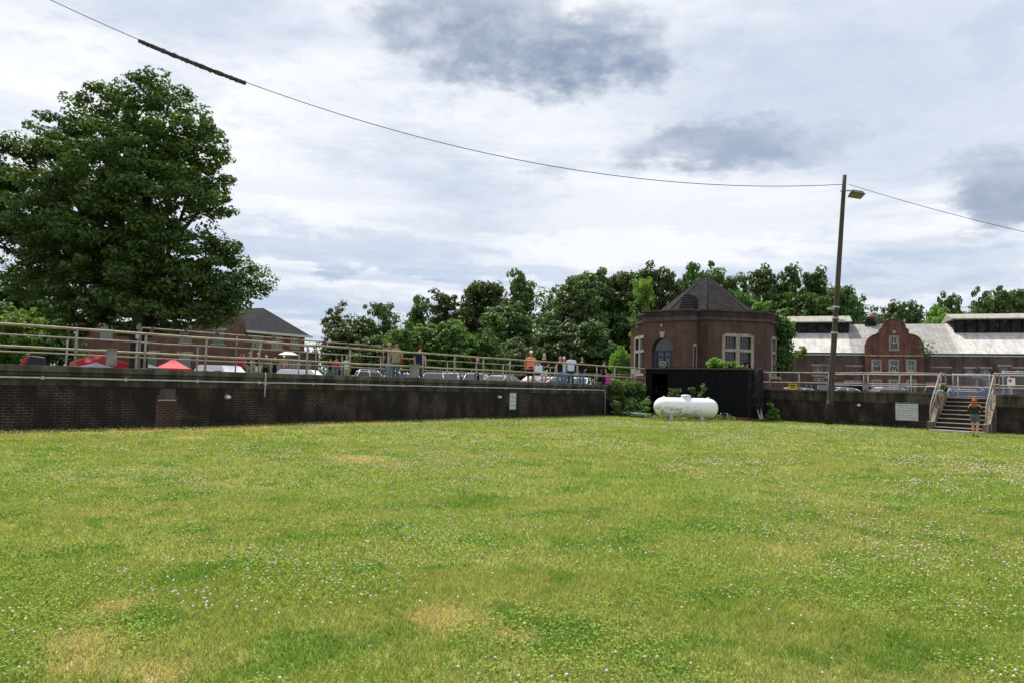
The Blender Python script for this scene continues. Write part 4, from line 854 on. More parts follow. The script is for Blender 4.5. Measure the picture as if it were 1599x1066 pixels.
    mb = MB(); mb.box((g0-.05, -pj-.1, zb-.12), (g1+.05, -pj-.002, zb+.06)); mb.box((g0-.02, -pj-.07, gz(585)), (g1+.02, -pj-.003, gz(582.5))); mb.obj('string_course', 'stone_trim', r)
    def gwin(h, M_, glass='window_glass', opn=False, tilt=0.):
        x0, x1, a, b_ = h; fr = MB(); t_ = .2
        fr.box((x0-t_, -.05, a-.12), (x0, .2, b_+t_), M_); fr.box((x1, -.05, a-.12), (x1+t_, .2, b_+t_), M_); fr.box((x0, -.052, b_), (x1, .2, b_+t_), M_); fr.box((x0-t_-.05, -.1, a-.24), (x1+t_+.05, .2, a-.121), M_); fr.box((x0, -.04, a-.12), (x1, .2, a), M_); fo = fr.obj('window', 'stone_trim', r)
        p = MB(); p.box((x0, .28, a), (x1, .3, b_), M_); p.obj('pane', glass, fo)
        xm, zm_ = (x0+x1)/2, (a+b_)/2; Mt = M_ @ Matrix.Translation((xm, 0, zm_)) @ Matrix.Rotation(tilt, 4, 'Y') @ Matrix.Translation((-xm, 0, -zm_)); q = MB(); t2 = .05
        sh = 0 if not opn else (b_-a)*.5
        q.box((x0+.02, .1, a+sh), (x0+.1, .2, b_-.02), Mt); q.box((x1-.1, .1, a+sh), (x1-.02, .2, b_-.02), Mt); q.box((xm-.03, .11, a+sh), (xm+.03, .19, b_-.03), Mt); q.box((x0+.1, .1, zm_-.05), (x1-.1, .2, zm_+.05), Mt); q.box((x0+.1, .1, b_-.12), (x1-.1, .2, b_-.02), Mt); q.box((x0+.1, .1, a+sh), (x1-.1, .2, a+sh+.08), Mt) if not opn else None
        q.obj('sash', 'white_panel', fo); return fo
    for i, h in enumerate(hol): gwin(h, Mw, tilt=R(14) if i == 2 else 0, opn=(i == 0), glass='pale_glass' if i == 4 else 'window_glass')
    gwin(hh, Mg, opn=True)
    mb = MB(); mb.tube([(gm, -pj-.03, gz(519)), (gm, -pj-.1, gz(519))], .2, 12); mb.obj('round_plaque', 'stone_trim', go)
    # ventilator
    vx = X(1372); vy = Dr; vz = RZ; pr = lambda py: P(1372, py, A.y+sin(ang)*vx+Dr).z-z0
    mb = MB(); mb.box((vx-.75, vy-.6, vz-.5), (vx+.6, vy+.6, pr(505))); mb.box((vx-.45, vy-.4, pr(505)), (vx+.4, vy+.4, pr(501))); vo = mb.obj('ventilator', 'container_end', r)
    mb = MB(); mb.lathe([(.3, pr(502)), (.55, pr(499)), (.75, pr(497)), (.55, pr(495)), (.3, pr(494)), (.28, pr(493)), (0, pr(492.5))], 16, Matrix.Translation((vx, vy, 0))); mb.obj('cowl', 'rusty_steel', vo)
    return r
long_building()

# ---------------------------------------------------------------- brick house on the left
def left_house():
    D0 = 70; A = G(378, D0, 1.6); B = G(473, 76, 1.6); r = empty('brick_house', (A.x, A.y, 1.55), 0, 'red brick house with dark hipped slate roof beyond the big tree', 'building'); o = Vector((A.x, A.y, 1.55))
    q = lambda px, py, D: P(px, py, D)-o
    d = (B-A).normalized(); L = (B-A).length; M = Matrix.Rotation(atan2(d.y, d.x), 4, 'Z'); E = q(430, 521, 73).z; base = 0
    ang = atan2(d.y, d.x); n2 = Vector((-sin(ang), cos(ang)))
    def X(px):
        dr = CM @ Vector(((px-799.5)/F, -(hor(px)-533)/F, -1)); dr = Vector((dr.x, dr.y)); k = o.xy.dot(n2)/dr.dot(n2); return (dr*k-o.xy).dot(Vector((cos(ang), sin(ang))))
    holes = []
    for px0, px1 in ((393, 405), (423, 436), (452, 463)):
        for y0, y1 in ((526.5, 543), (563, 580)): xm = (px0+px1)/2; Dm = o.y+sin(ang)*X(xm); holes.append((X(px0), X(px1), P(px0, y1, Dm).z-o.z, P(px0, y0, Dm).z-o.z))
    mb = MB(); holed_wall(mb, M, L, base, E, holes, .3)
    mb.add([M @ Vector(v) for v in ((L, 0, 0), (L, 12, 0), (L, 12, E), (L, 0, E))], [(0, 1, 2, 3)]); mb.obj('wall', 'far_brick', r)
    for h in holes: window(r, M, (h[0]+h[1])/2, h[2], h[1]-h[0], h[3]-h[2], 2, 2, glass='pale_glass', fw=.14, bars='white_panel', bt=.06)
    # wing to the left: wall with raised gable
    Lx = q(118, 560, 66); hl = (-Lx.xy).length; a2 = atan2(-Lx.y, -Lx.x); Mw = Matrix.Translation((Lx.x, Lx.y, 0)) @ Matrix.Rotation(a2, 4, 'Z')
    pk = q(378, 484, 70).z; lo = E+.1
    mb = MB(); poly = [(0, 0), (hl, 0), (hl, pk-1.2), (hl-1.0, pk-.2), (hl-1.6, pk), (hl-2.4, pk-.3), (hl-6.2, lo), (0, lo)]; mb.prism(poly, 0, .35, Mw); mb.obj('gable_wall', 'far_brick', r)
    wb = MB(); wb.box((0, .36, 0), (hl-.3, 8, lo-.1), Mw); wb.obj('wing', 'far_brick', r)
    for xx, zz_ in ((2.5, 3.4), (2.5, .9), (6.5, .9), (9.6, 3.4), (9.6, .9), (12.6, 3.4)):
        f_ = MB(); f_.box((xx-.75, -.05, zz_+1.35), (xx+.75, -.002, zz_+1.6), Mw); f_.box((xx-.7, -.06, zz_-.12), (xx+.7, -.002, zz_), Mw); fo = f_.obj('window', 'stone_trim', r)
        p = MB(); p.box((xx-.55, -.03, zz_), (xx+.55, -.003, zz_+1.35), Mw); p.obj('pane', 'pale_glass', fo)
    # hip roof
    e0 = M @ Vector((-.1, -.5, E)); e1 = M @ Vector((L+.5, -.5, E)); rA = q(376, 482, 76); rB = q(411, 481, 77.5); b0 = M @ Vector((-.1, 13, E)); b1 = M @ Vector((L+.5, 13, E)); tl = q(374, 489, 71)
    mb = MB(); mb.add([e0, e1, rB, rA, b0, b1], [(0, 1, 2, 3), (1, 5, 2), (4, 3, 2, 5), (0, 3, 4)]); mb.obj('roof', 'slate', r)
    mb = MB(); mb.box((-.1, -.62, E-.18), (L+.6, -.45, E+.06), M); mb.obj('gutter', 'white_panel', r)
    mb = MB(); mb.box((-.08, -.44, E-.02), (L+.4, -.001, E+.0), M); mb.obj('soffit', 'white_panel', r)
left_house()

# ---------------------------------------------------------------- trees and leaves
def leaves(C, S, per, size, spread=.9, nrm=None, up=.45, jit=.75, flat=.75):
    """leaf quads scattered through the clump balls C (n,3) with radii S (n,)"""
    n = len(C)*per; c = np.repeat(C, per, 0); s = np.repeat(S, per)
    d = rng.normal(size=(n, 3)); d /= np.linalg.norm(d, axis=1)[:, None]; rad = rng.uniform(.35, 1, n)**.6
    p = c+d*(s*rad*spread)[:, None]*np.array([1, 1, flat])
    nn = d*.9+rng.normal(size=(n, 3))*jit+np.array([0, 0, up]); nn /= np.linalg.norm(nn, axis=1)[:, None]
    t = np.cross(nn, rng.normal(size=(n, 3))); t /= np.linalg.norm(t, axis=1)[:, None]; b = np.cross(nn, t)
    sz = size*rng.uniform(.6, 1.35, n); t *= sz[:, None]; b *= (sz*.62)[:, None]; dr = nn*(sz*.18)[:, None]
    V = np.stack([p-t, p+b*1.0-t*.15+dr, p+t, p-b-t*.15+dr], 1).reshape(-1, 3); return V
def leaf_obj(V, mat, parent, name='crown'):
    Fc = np.arange(len(V)).reshape(-1, 4); o = bpy.data.objects.new(name, np_mesh(name, V, Fc, mat)); col.objects.link(o); o.parent = parent; return o
def clumps(balls, dens, cr, flat=.8, inner=.15):
    """sub-clump centres over the surface of the big balls"""
    C = []; S = []
    for (x, y, z, r) in balls:
        n = max(4, int(dens*r*r))
        for _ in range(n):
            v = rng.normal(size=3); v /= np.linalg.norm(v); k = r*(rng.uniform(.7, 1.12) if rng.random() > inner else rng.uniform(.2, .7))
            C.append((x+v[0]*k, y+v[1]*k, z+v[2]*k*flat)); S.append(cr*rng.uniform(.6, 1.3))
    return np.array(C), np.array(S)
def limbs(root, balls, H0, r0, mat='bark', th=None, name='trunk', seed=1):
    rs = random.Random(seed); mb = MB(); top = max(b[2] for b in balls)
    mb.tube([(0, 0, -.4), (0, 0, 0), (rs.uniform(-.2, .2), rs.uniform(-.2, .2), H0), (rs.uniform(-.4, .4), rs.uniform(-.4, .4), (H0+top)*.5), (rs.uniform(-.3, .3), 0, H0+(top-H0)*.8)], [r0*1.35, r0, r0*.8, r0*.45, r0*.1], 10)
    for (x, y, z, r) in balls:
        z0 = min(z-.5, H0+rs.uniform(.0, .5)*(max(z-H0, .5))) if z > H0 else H0*.8
        mid = Vector((x*.45, y*.45, z0+(z-z0)*.35+rs.uniform(-.3, .3))); e = Vector((x, y, z))
        mb.tube([(0, 0, z0), mid, e], [r0*.38, r0*.26, r0*.1], 7)
        for _ in range(3):
            e2 = e+Vector((rs.uniform(-1, 1), rs.uniform(-1, 1), rs.uniform(-.3, 1)))*r*.8; mb.tube([mid.lerp(e, .6), e2], [r0*.12, r0*.03], 5)
    return mb.obj(name, mat, root)

# the big tree on the left: masses traced to its outline, in pixels at the tree's distance
def big_tree():
    D = 42.; c = G(215, D, 1.0); r = empty('maple_tree', c, 0, 'huge dark green broadleaf tree towering over the left walkway', 'tree')
    spec = [(235, 165, 55, 0), (165, 185, 52, 1), (295, 205, 48, -1), (95, 215, 38, 1.5), (225, 235, 75, -2), (150, 270, 70, -2.5), (310, 265, 50, .5), (70, 240, 30, 2), (328, 310, 36, 0), (260, 320, 75, -3), (30, 240, 34, 2.5), (5, 275, 48, 2), (90, 330, 75, -2), (20, 345, 52, .5),
            (175, 370, 80, -3.5), (280, 400, 62, -2.5), (350, 400, 36, 0), (372, 440, 40, .5), (330, 455, 52, -1), (100, 420, 70, .5), (230, 455, 70, -3), (300, 478, 42, -1.5), (60, 380, 50, 2), (150, 470, 52, -1), (200, 330, 62, 3), (235, 250, 60, 3), (160, 230, 50, 3), (110, 300, 60, 4), (230, 430, 55, 3.5), (140, 430, 60, 3.5), (350, 480, 30, 1), (-30, 300, 60, 2), (-40, 370, 50, 1),
            (120, 490, 42, 0), (205, 492, 42, 1), (270, 495, 30, 1)]
    balls = []
    for px, py, rp, dy in spec:
        q = P(px, py, D+dy); balls.append((q.x-c.x, dy, q.z-c.z, rp/F*(D+dy)))
    C, S = clumps(balls, 9.5, .74, .85, .2); V = leaves(C, S, 100, .118, 1.0, up=.8, jit=.5, flat=.48)
    # thin the crown with a few real openings
    keep = np.ones(len(V)//4, bool); ctr = V.reshape(-1, 4, 3).mean(1)
    for px, py, rr in ((282, 335, 13), (300, 352, 17), (318, 345, 15), (340, 362, 12), (0, 388, 24), (12, 245, 8), (118, 325, 8), (345, 295, 7), (222, 163, 4), (262, 195, 4), (190, 243, 4), (285, 240, 5)):
        if rr:
            w_ = c+Vector((0, 0, 0)); a = P(px, py, D); dr = (a-Vector((0, 0, 1.6))).normalized(); rel = ctr+np.array([c.x, c.y, c.z-1.6]); t_ = rel @ np.array(dr); dist = np.linalg.norm(rel-t_[:, None]*np.array(dr)[None], axis=1); wob = np.sin(ctr[:, 0]*6.1+ctr[:, 2]*3.7)*.45+np.sin(ctr[:, 2]*8.3-ctr[:, 0]*4.9)*.35; keep &= dist > rr/F*D*(rng.uniform(.45, 1.15, len(keep))+wob)
    V = V.reshape(-1, 4, 3)[keep].reshape(-1, 3); leaf_obj(V, 'leaf_maple', r); limbs(r, balls, 4.5, .55, seed=3)
big_tree()

# smaller tree shapes, one of each kind, then copies
def make_tree(kind, seed):
    rs = np.random.default_rng(seed); global rng; old = rng; rng = rs; balls = []
    if kind == 'round':
        for i in range(17): a = rs.uniform(0, 2*pi); z = rs.uniform(1.6, 8.3); k = 3.1*sqrt(max(0, 1-((z-4.8)/4.8)**2)); balls.append((cos(a)*k*.8, sin(a)*k*.8, z, rs.uniform(1.3, 2.0)))
        balls.append((0, 0, 8.4, 1.5)); balls += [(0, 0, 5, 2.6), (0, 0, 3, 2.6), (0, 0, 7, 2.2)]; cr, per, sz, dens = .62, 36, .21, 8
    elif kind == 'tall':
        for i in range(18): a = rs.uniform(0, 2*pi); z = rs.uniform(1.4, 8.8); k = rs.uniform(.4, 1.5)*(1.15 if z < 7 else .8); balls.append((cos(a)*k, sin(a)*k, z, rs.uniform(.95, 1.5)))
        balls += [(.2, 0, 8.9, 1.0), (-.5, .2, 7.6, 1.2), (.4, -.2, 6.4, 1.4), (0, 0, 5, 1.6), (0, 0, 3.4, 1.6)]; cr, per, sz, dens = .5, 34, .18, 9
    elif kind == 'sparse':
        for i in range(17): a = rs.uniform(0, 2*pi); z = rs.uniform(2.6, 8.9); k = rs.uniform(.6, 2.4); balls.append((cos(a)*k, sin(a)*k, z, rs.uniform(.8, 1.3)))
        balls += [(0, 0, 3.2, 1.9), (.8, 0, 2, 1.7), (-.9, 0, 2.2, 1.6), (0, 0, 5.5, 1.4)]; cr, per, sz, dens = .46, 26, .17, 9
    elif kind == 'bush':
        for i in range(18): a = rs.uniform(0, 2*pi); b_ = rs.uniform(0, 1); balls.append((cos(a)*4*b_, sin(a)*3*b_, 1.2+5.6*sqrt(max(0, 1-b_*b_))*rs.uniform(.6, 1), rs.uniform(1.4, 2.2)))
        cr, per, sz, dens = .6, 34, .19, 7.5
    C, S = clumps(balls, dens, cr, .85); V = leaves(C, S, per, sz, 1.0, up=.8, jit=.5, flat=.55)
    rng = old; return balls, V
protos = {}
for k, seeds in dict(round=(11, 12, 13), tall=(21, 22), sparse=(31, 32), bush=(41, 42)).items():
    for i, s in enumerate(seeds):
        balls, V = make_tree(k, s)
        me = np_mesh('crown', V, np.arange(len(V)).reshape(-1, 4), 'leaf_dark')
        tmp = limbs(None, balls, 1.6 if k != 'bush' else .5, .2 if k != 'bush' else .15, seed=s); protos[(k, i)] = (me, tmp.data, V.min(0), V.max(0)); bpy.data.objects.remove(tmp)
def tree(px, D, top, wpx, kind, var, mat, label, z=None, name='tree', rot=None, cat='tree', group=None, bottom=None):
    """tree standing at depth D whose crown top shows at pixel row top and whose width is wpx"""
    me, tm, lo, hi = protos[(kind, var)]; z = GZ if z is None else z
    c = G(px, D, z); h = P(px, top, D).z-z; r = empty(name, c, rot if rot is not None else random.uniform(0, 6.28), label, cat, group)
    sz = h/hi[2]; sx = wpx/F*D/((hi[0]-lo[0]+hi[1]-lo[1])/2)
    cr = bpy.data.objects.new('crown', me); col.objects.link(cr); cr.parent = r; cr.material_slots[0].link = 'OBJECT'; cr.material_slots[0].material = MATS[mat]; cr.scale = (sx, sx, sz)
    tr = bpy.data.objects.new('trunk', tm); col.objects.link(tr); tr.parent = r; tr.scale = (sx, sx, sz); return r
GT = 'trees along the skyline'
T = [
 (18, 72, 412, 130, 'round', 0, 'leaf_mid', 'pale green tree at the left edge behind the huge tree'),
 (-30, 60, 445, 120, 'round', 1, 'leaf_mid', 'light green tree cut off by the left edge of the picture'),
 (30, 52, 478, 120, 'bush', 0, 'leaf_bright', 'bright yellow green shrub behind the railing at far left'),
 (85, 50, 497, 90, 'bush', 1, 'leaf_mid', 'green shrub between the bright shrub and the trunk of the huge tree'),
 (532, 92, 466, 76, 'sparse', 0, 'leaf_olive', 'thin open crowned tree right of the brick house, leftmost of the skyline row'),
 (594, 94, 469, 62, 'sparse', 1, 'leaf_olive', 'thin gappy tree second in the skyline row from the brick house'),
 (562, 98, 498, 110, 'round', 0, 'leaf_dark', 'low dark tree filling the gap between the two thin trees'),
 (650, 96, 458, 66, 'tall', 0, 'leaf_dark', 'narrow dark tree left of the tall middle tree group'),
 (693, 92, 450, 90, 'tall', 1, 'leaf_dark', 'dark tree above the left end of the vine covered mound'),
 (742, 96, 435, 104, 'round', 2, 'leaf_olive', 'olive crowned tree left of the tallest middle tree'),
 (806, 90, 418, 84, 'tall', 0, 'leaf_dark', 'tallest gappy tree in the middle of the skyline'),
 (800, 84, 470, 120, 'round', 1, 'leaf_dark', 'broad dark tree under the tallest middle tree'),
 (852, 92, 455, 50, 'sparse', 0, 'leaf_dark', 'thin tree in the dip right of the tallest middle tree'),
 (893, 86, 432, 120, 'round', 0, 'leaf_dark', 'rounded tree behind the couple in orange and black'),
 (930, 93, 416, 120, 'round', 1, 'leaf_dark', 'large round tree left of the octagonal building'),
 (965, 95, 420, 110, 'round', 2, 'leaf_olive', 'olive green tree just left of the yellow green sapling'),
 (1005, 92, 410, 92, 'tall', 1, 'leaf_dark', 'dark tree directly above the yellow green sapling'),
 (1040, 90, 415, 88, 'tall', 0, 'leaf_olive', 'tree with pointed tips left of the pointed roof'),
 (1086, 92, 406, 112, 'round', 0, 'leaf_mid', 'round tree whose top shows directly behind the pointed roof'),
 (1138, 94, 424, 72, 'sparse', 1, 'leaf_mid', 'gappy tree right of the pointed roof tip'),
 (1150, 88, 450, 80, 'round', 2, 'leaf_mid', 'low tree behind the right slope of the pointed roof'),
 (1192, 104, 407, 84, 'tall', 1, 'leaf_dark', 'tall tree with forked top at the left of the group behind the pole'),
 (1232, 104, 409, 84, 'tall', 0, 'leaf_dark', 'second tall tree left of the light pole'),
 (1272, 104, 411, 86, 'tall', 1, 'leaf_mid', 'tall tree nearest the light pole on its left'),
 (1240, 99, 455, 130, 'round', 1, 'leaf_mid', 'broad green tree behind the left roof of the hall'),
 (1322, 100, 446, 74, 'round', 2, 'leaf_mid', 'round green tree just right of the light pole'),
 (1352, 106, 455, 56, 'sparse', 0, 'leaf_mid', 'thin branched tree right of the round one by the pole'),
 (1392, 112, 468, 64, 'sparse', 1, 'leaf_dark', 'open tree above the roof ventilator'),
 (1428, 114, 470, 56, 'tall', 0, 'leaf_dark', 'dark tree behind the curved gable'),
 (1470, 106, 474, 80, 'bush', 0, 'leaf_bright', 'bright yellow green tree behind the roof right of the gable'),
 (1478, 118, 454, 60, 'round', 1, 'leaf_dark', 'dark round tree above the bright yellow green tree'),
 (1512, 120, 447, 60, 'sparse', 0, 'leaf_olive', 'olive open tree above the right roof monitor'),
 (1556, 118, 448, 84, 'round', 0, 'leaf_dark', 'dark tree second from the right edge'),
 (1602, 118, 450, 74, 'round', 2, 'leaf_dark', 'dark tree at the right edge of the picture'),
 (1530, 108, 480, 90, 'bush', 1, 'leaf_mid', 'low green tree just over the left end of the right roof monitor'),
 (648, 66, 500, 130, 'bush', 0, 'leaf_vine', 'vine covered green mound behind the people on the left walkway'),
 (706, 68, 497, 120, 'bush', 1, 'leaf_vine', 'right half of the vine covered mound with draping leaves'),
 (588, 60, 522, 100, 'bush', 1, 'leaf_mid', 'light green bush between the brick house and the people'),
 (752, 70, 512, 90, 'bush', 0, 'leaf_mid', 'fresh green bush right of the vine covered mound'),
 (806, 76, 525, 100, 'bush', 1, 'leaf_dark', 'dark bush left of the person in orange'),
 (866, 78, 500, 110, 'round', 1, 'leaf_dark', 'shadowy tree directly behind the people on the walkway'),
 (925, 80, 500, 110, 'round', 0, 'leaf_dark', 'shadowy tree left of the light green bush by the octagon'),
 (1001, 76, 430, 46, 'sparse', 1, 'leaf_bright', 'slim yellow green sapling standing out against dark trees'),
 (965, 56, 538, 52, 'bush', 0, 'leaf_bright', 'light green bush beside the left window of the octagon'),
]
for (px, D, top, wp, k, v, m_, lb) in T: tree(px, D, top, wp, k, v, m_, lb, z=1.6 if px < 640 and D > 55 else GZ, name='shrub' if k == 'bush' else 'tree', cat='shrub' if k == 'bush' else 'tree')
# distant wood as one mass behind the single trees
def wood():
    C = []; S = []
    for px, top in [(x, 500) for x in range(515, 780, 9)]+[(x, 546) for x in range(420, 520, 7)]+[(x, 452) for x in range(780, 1180, 9)]+[(x, 446) for x in range(1180, 1330, 9)]+[(x, 486) for x in range(1330, 1720, 9)]+[(x, 470) for x in range(-80, 110, 9)]:
        D = random.uniform(122, 132); zt = P(px, top+random.uniform(-10, 12), D).z; b_ = G(px, D, 0)
        z = GZ+.5
        while z < zt: C.append((b_.x+random.uniform(-1, 1), D+random.uniform(-2, 2), z)); S.append(random.uniform(1., 1.7)); z += 1.5
    V = leaves(np.array(C), np.array(S), 42, .26, 1.1); o = leaf_obj(V, 'leaf_dark', None, 'far_wood'); tag(o, 'dense dark woodland filling the gaps behind the nearer trees', 'woodland', kind='stuff')
wood()
def vine(name, pts, rad, per, size, mat, label, cat, stems=None, group=None):
    """leafy plant built of clump centres (world) with stems"""
    o0 = Vector(min(pts, key=lambda q: q[2])); root = empty(name, o0, 0, label, cat, group)
    C = np.array([Vector(q)-o0 for q in pts]); S = np.array([rad*random.uniform(.7, 1.3) for _ in pts]); leaf_obj(leaves(C, S, per, size, 1.0, up=.6), mat, root, 'foliage')
    mb = MB(); prev = Vector((0, 0, -.15))
    for q in sorted([Vector(c_) for c_ in C], key=lambda a: a.z)[::max(1, len(C)//12)]: mb.tube([(q.x*.4, q.y*.4, -.1), (q.x*.7, q.y*.7, q.z*.5), q], [.02, .015, .008], 5)
    mb.obj('stem', 'bark', root)
def scatter_on(f, n): return [f() for _ in range(n)]
U = random.uniform
vine('ivy', scatter_on(lambda: ML @ Vector((U(wl(948), LEND-.2), U(-.75, -.05), U(.0, 1.95) if random.random() > .3 else U(1.3, 2.0))), 150), .28, 34, .075, 'leaf_vine', 'thick ivy draped over the wall corner left of the container', 'ivy')
vine('weeds', scatter_on(lambda: G(U(958, 1012), U(39.2, 41.5), U(0, 1.0)), 70), .2, 28, .06, 'leaf_mid', 'light green weeds at the foot of the ivy corner', 'weeds')
vine('weeds', scatter_on(lambda: G(U(1010, 1150), U(36.8, 38.4), U(0, .28)), 60), .12, 18, .05, 'leaf_vine', 'low weeds in the shade behind the white tank', 'weeds')
vine('young_plant', scatter_on(lambda: G(1052+U(-8, 9), 37.6+U(-.2, .2), U(.2, 1.62)), 26), .13, 16, .065, 'leaf_mid', 'leafy shoot behind the left half of the tank', 'plant')
vine('young_plant', [G(1092+U(-3, 3)+ (8 if z > 1.5 else 0), 37.6+U(-.2, .2), z) for z in np.linspace(.2, 1.95, 22)]+[G(1080+U(-4, 5), 37.6, U(1.5, 1.75)) for _ in range(6)], .12, 16, .065, 'leaf_mid', 'taller leafy shoot behind the right half of the tank', 'plant')
def on_roof(px, s, z): M_ = Matrix.Translation(CA) @ Matrix.Rotation(CANG, 4, 'Z'); return M_ @ Vector((px, s, z))
vine('plant', scatter_on(lambda: on_roof(U(3.75, 4.75), U(.3, 1.0), 2.95+abs(random.gauss(0, .26))), 40), .14, 26, .06, 'leaf_bright', 'larger yellow green plant growing on the container roof', 'plant')
vine('plant', scatter_on(lambda: on_roof(U(4.85, 5.35), U(.3, .9), 2.95+U(0, .3)), 20), .12, 26, .06, 'leaf_bright', 'smaller yellow green plant on the container roof by the man', 'plant')
vine('plant', scatter_on(lambda: on_roof(U(5.55, 5.85), U(.3, .9), 2.95+U(0, .1)), 8), .1, 20, .05, 'leaf_bright', 'tiny yellow green tuft at the right of the container roof', 'plant')
vine('young_plant', [G(1200+i*.55+U(-4, 4), 38.9+U(-.2, .2), .1+.9*U(0, 1)*(1 if i % 2 else .5)) for i in range(26)], .13, 16, .065, 'leaf_bright', 'leafy weed right of the container at the foot of the wall', 'weeds')
vine('climbing_vine', [P(1226+U(-9, 13)-abs(y-535)*.12, y, 49.6+U(-.6, .6)) for y in [U(495, 580) for _ in range(130)]], .34, 34, .10, 'leaf_vine', 'green climbing vine covering the right corner of the octagonal building', 'vine')
vine('climbing_vine', [P(988+U(-7, 5), U(497, 512), 50.5) for _ in range(8)], .15, 14, .07, 'leaf_bright', 'small sprig of leaves on the left corner of the octagon cornice', 'vine')
vine('roof_weeds', [P(1190+U(-15, 12), U(472, 484), 54) for _ in range(18)], .26, 20, .09, 'leaf_bright', 'yellow green weeds on the parapet right of the pointed roof', 'weeds')
vine('roof_weeds', [P(1445+U(-9, 16), U(533, 555), 79) for _ in range(20)], .35, 10, .12, 'leaf_mid', 'feathery young tree growing from the hall roof right of the gable', 'weeds')
vine('roof_weeds', [P(1250+U(-10, 8), U(541, 556), 84) for _ in range(20)], .35, 14, .14, 'leaf_bright', 'small bright bush at the eave of the hall left of the pole', 'weeds')
vine('stair_weeds', [MR @ Vector((STAIR0-.1+U(-.12, .3), .55+U(-.1, .1), 1.9+U(0, .25))) for _ in range(9)], .1, 16, .05, 'leaf_mid', 'tuft of weeds at the top left of the steps', 'weeds')
vine('weeds', [G(U(1205, 1290), 39.6, .05) if False else MR @ Vector((U(-1, 8), U(-.3, -.05), U(.0, .1))) for _ in range(90)], .1, 14, .035, 'leaf_mid', 'uncut grass fringe along the foot of the right wall', 'weeds')
vine('weeds', [ML @ Vector((U(-3, 34), U(-.28, -.05), U(.0, .07))) for _ in range(330)], .09, 16, .03, 'leaf_mid', 'uncut grass fringe along the foot of the left wall', 'weeds')

# ---------------------------------------------------------------- tents, umbrella and other things on the far ground
def tent(px, D, top, wpx, mat, label, zg=GZ, valance=.28, peak=.75):
    c = G(px, D, zg); r = empty('canopy_tent', c, R(38), label, 'tent', None); W = wpx/F*D/2/1.38; zt = P(px, top, D).z-zg; ze = zt-peak
    mb = MB(); n = 6; pts = [(-W, -W), (W, -W), (W, W), (-W, W)]; mid = [(x*.42, y*.42, ze+peak*.52) for x, y in pts]; e = [(x, y, ze) for x, y in pts]; v = [(x*1.01, y*1.01, ze-valance) for x, y in pts]
    mb.add(e+mid+[(0, 0, zt)]+v, [(0, 1, 5, 4), (1, 2, 6, 5), (2, 3, 7, 6), (3, 0, 4, 7), (4, 5, 8), (5, 6, 8), (6, 7, 8), (7, 4, 8), (9, 10, 1, 0), (10, 11, 2, 1), (11, 12, 3, 2), (12, 9, 0, 3)]); mb.obj('canopy', mat, r)
    for x, y in pts: mb = MB(); mb.tube([(x*.97, y*.97, 0), (x*.97, y*.97, ze)], .03, 6); mb.obj('leg', 'white_panel', r)
    mb = MB()
    for i in range(4): a, b_ = pts[i], pts[(i+1) % 4]; mb.tube([(a[0]*.96, a[1]*.96, ze-.05), ((a[0]+b_[0])*.48, (a[1]+b_[1])*.48, ze-.28), (b_[0]*.96, b_[1]*.96, ze-.05)], .018, 5)
    mb.obj('truss', 'grey_steel', r)
tent(153, 44, 548, 100, 'red_canvas', 'large red pop-up canopy behind the left railing')
tent(268, 52, 559, 58, 'red_canvas', 'smaller red pop-up canopy behind the left railing')
tent(147, 41.5, 565, 62, 'white_canvas', 'white low canopy in front of and below the large red one', valance=.12, peak=.3)
tent(226, 47, 567, 60, 'navy_canvas', 'dark navy canopy between the two red canopies', valance=.1, peak=.3)
def annex():
    A = G(471, 80, 1.55); B = G(496, 83, 1.55); r = empty('garden_shed', A, atan2(B.y-A.y, B.x-A.x), 'low grey brown outbuilding at the right end of the brick house', 'shed'); L = (B-A).length; H = P(480, 551, 81).z-1.55
    mb = MB(); holed_wall(mb, Matrix.Identity(4), L, 0, H, [(L*.3, L*.62, 0, H*.72)], .2); mb.box((0, .21, 0), (L, 4, H)); mb.obj('wall', 'cornice_stone', r)
    mb = MB(); mb.box((-.2, -.2, H+.001), (L+.2, 4.2, H+.15)); mb.obj('roof', 'slate', r); mb = MB(); mb.box((L*.3, .1, 0), (L*.62, .14, H*.72)); mb.obj('door', 'box_grey', r)
annex()
def umbrella(px, D, top, wpx, mat, label):
    c = G(px, D, 1.6); r = empty('patio_umbrella', c, 0, label, 'umbrella'); zt = P(px, top, D).z-1.6; W = wpx/F*D/2
    mb = MB(); n = 8; ring = lambda k, z: [(cos(2*pi*i/n)*k, sin(2*pi*i/n)*k, z) for i in range(n)]
    mb.add(ring(W, zt-.38)+ring(W*.3, zt-.1)+[(0, 0, zt)], [(i, (i+1) % n, (i+1) % n+n, i+n) for i in range(n)]+[(i+n, (i+1) % n+n, 2*n) for i in range(n)]); mb.obj('canopy', mat, r)
    mb = MB(); mb.tube([(0, 0, 0), (0, 0, zt)], .025, 8); mb.obj('pole', 'grey_steel', r); mb = MB(); mb.lathe([(.3, 0), (.3, .06), (.05, .1)], 14); mb.obj('base', 'box_grey', r)
umbrella(448, 62, 547, 32, 'white_canvas', 'white patio umbrella open in front of the brick house')
r = empty('hand_cart', G(52, 26.5, 1.6), R(25), 'black and red cart tipped over on the left walkway', 'cart')
mb = MB(); mb.add([(-.32, -.2, .05), (.32, -.2, .05), (.42, .2, .1), (-.4, .2, .1), (-.12, -.15, .62), (.3, -.15, .58), (.34, .15, .6), (-.1, .15, .64)], [(0, 1, 5, 4), (1, 2, 6, 5), (2, 3, 7, 6), (3, 0, 4, 7), (4, 5, 6, 7), (0, 3, 2, 1)]); mb.obj('bin', 'navy_canvas', r, .03)
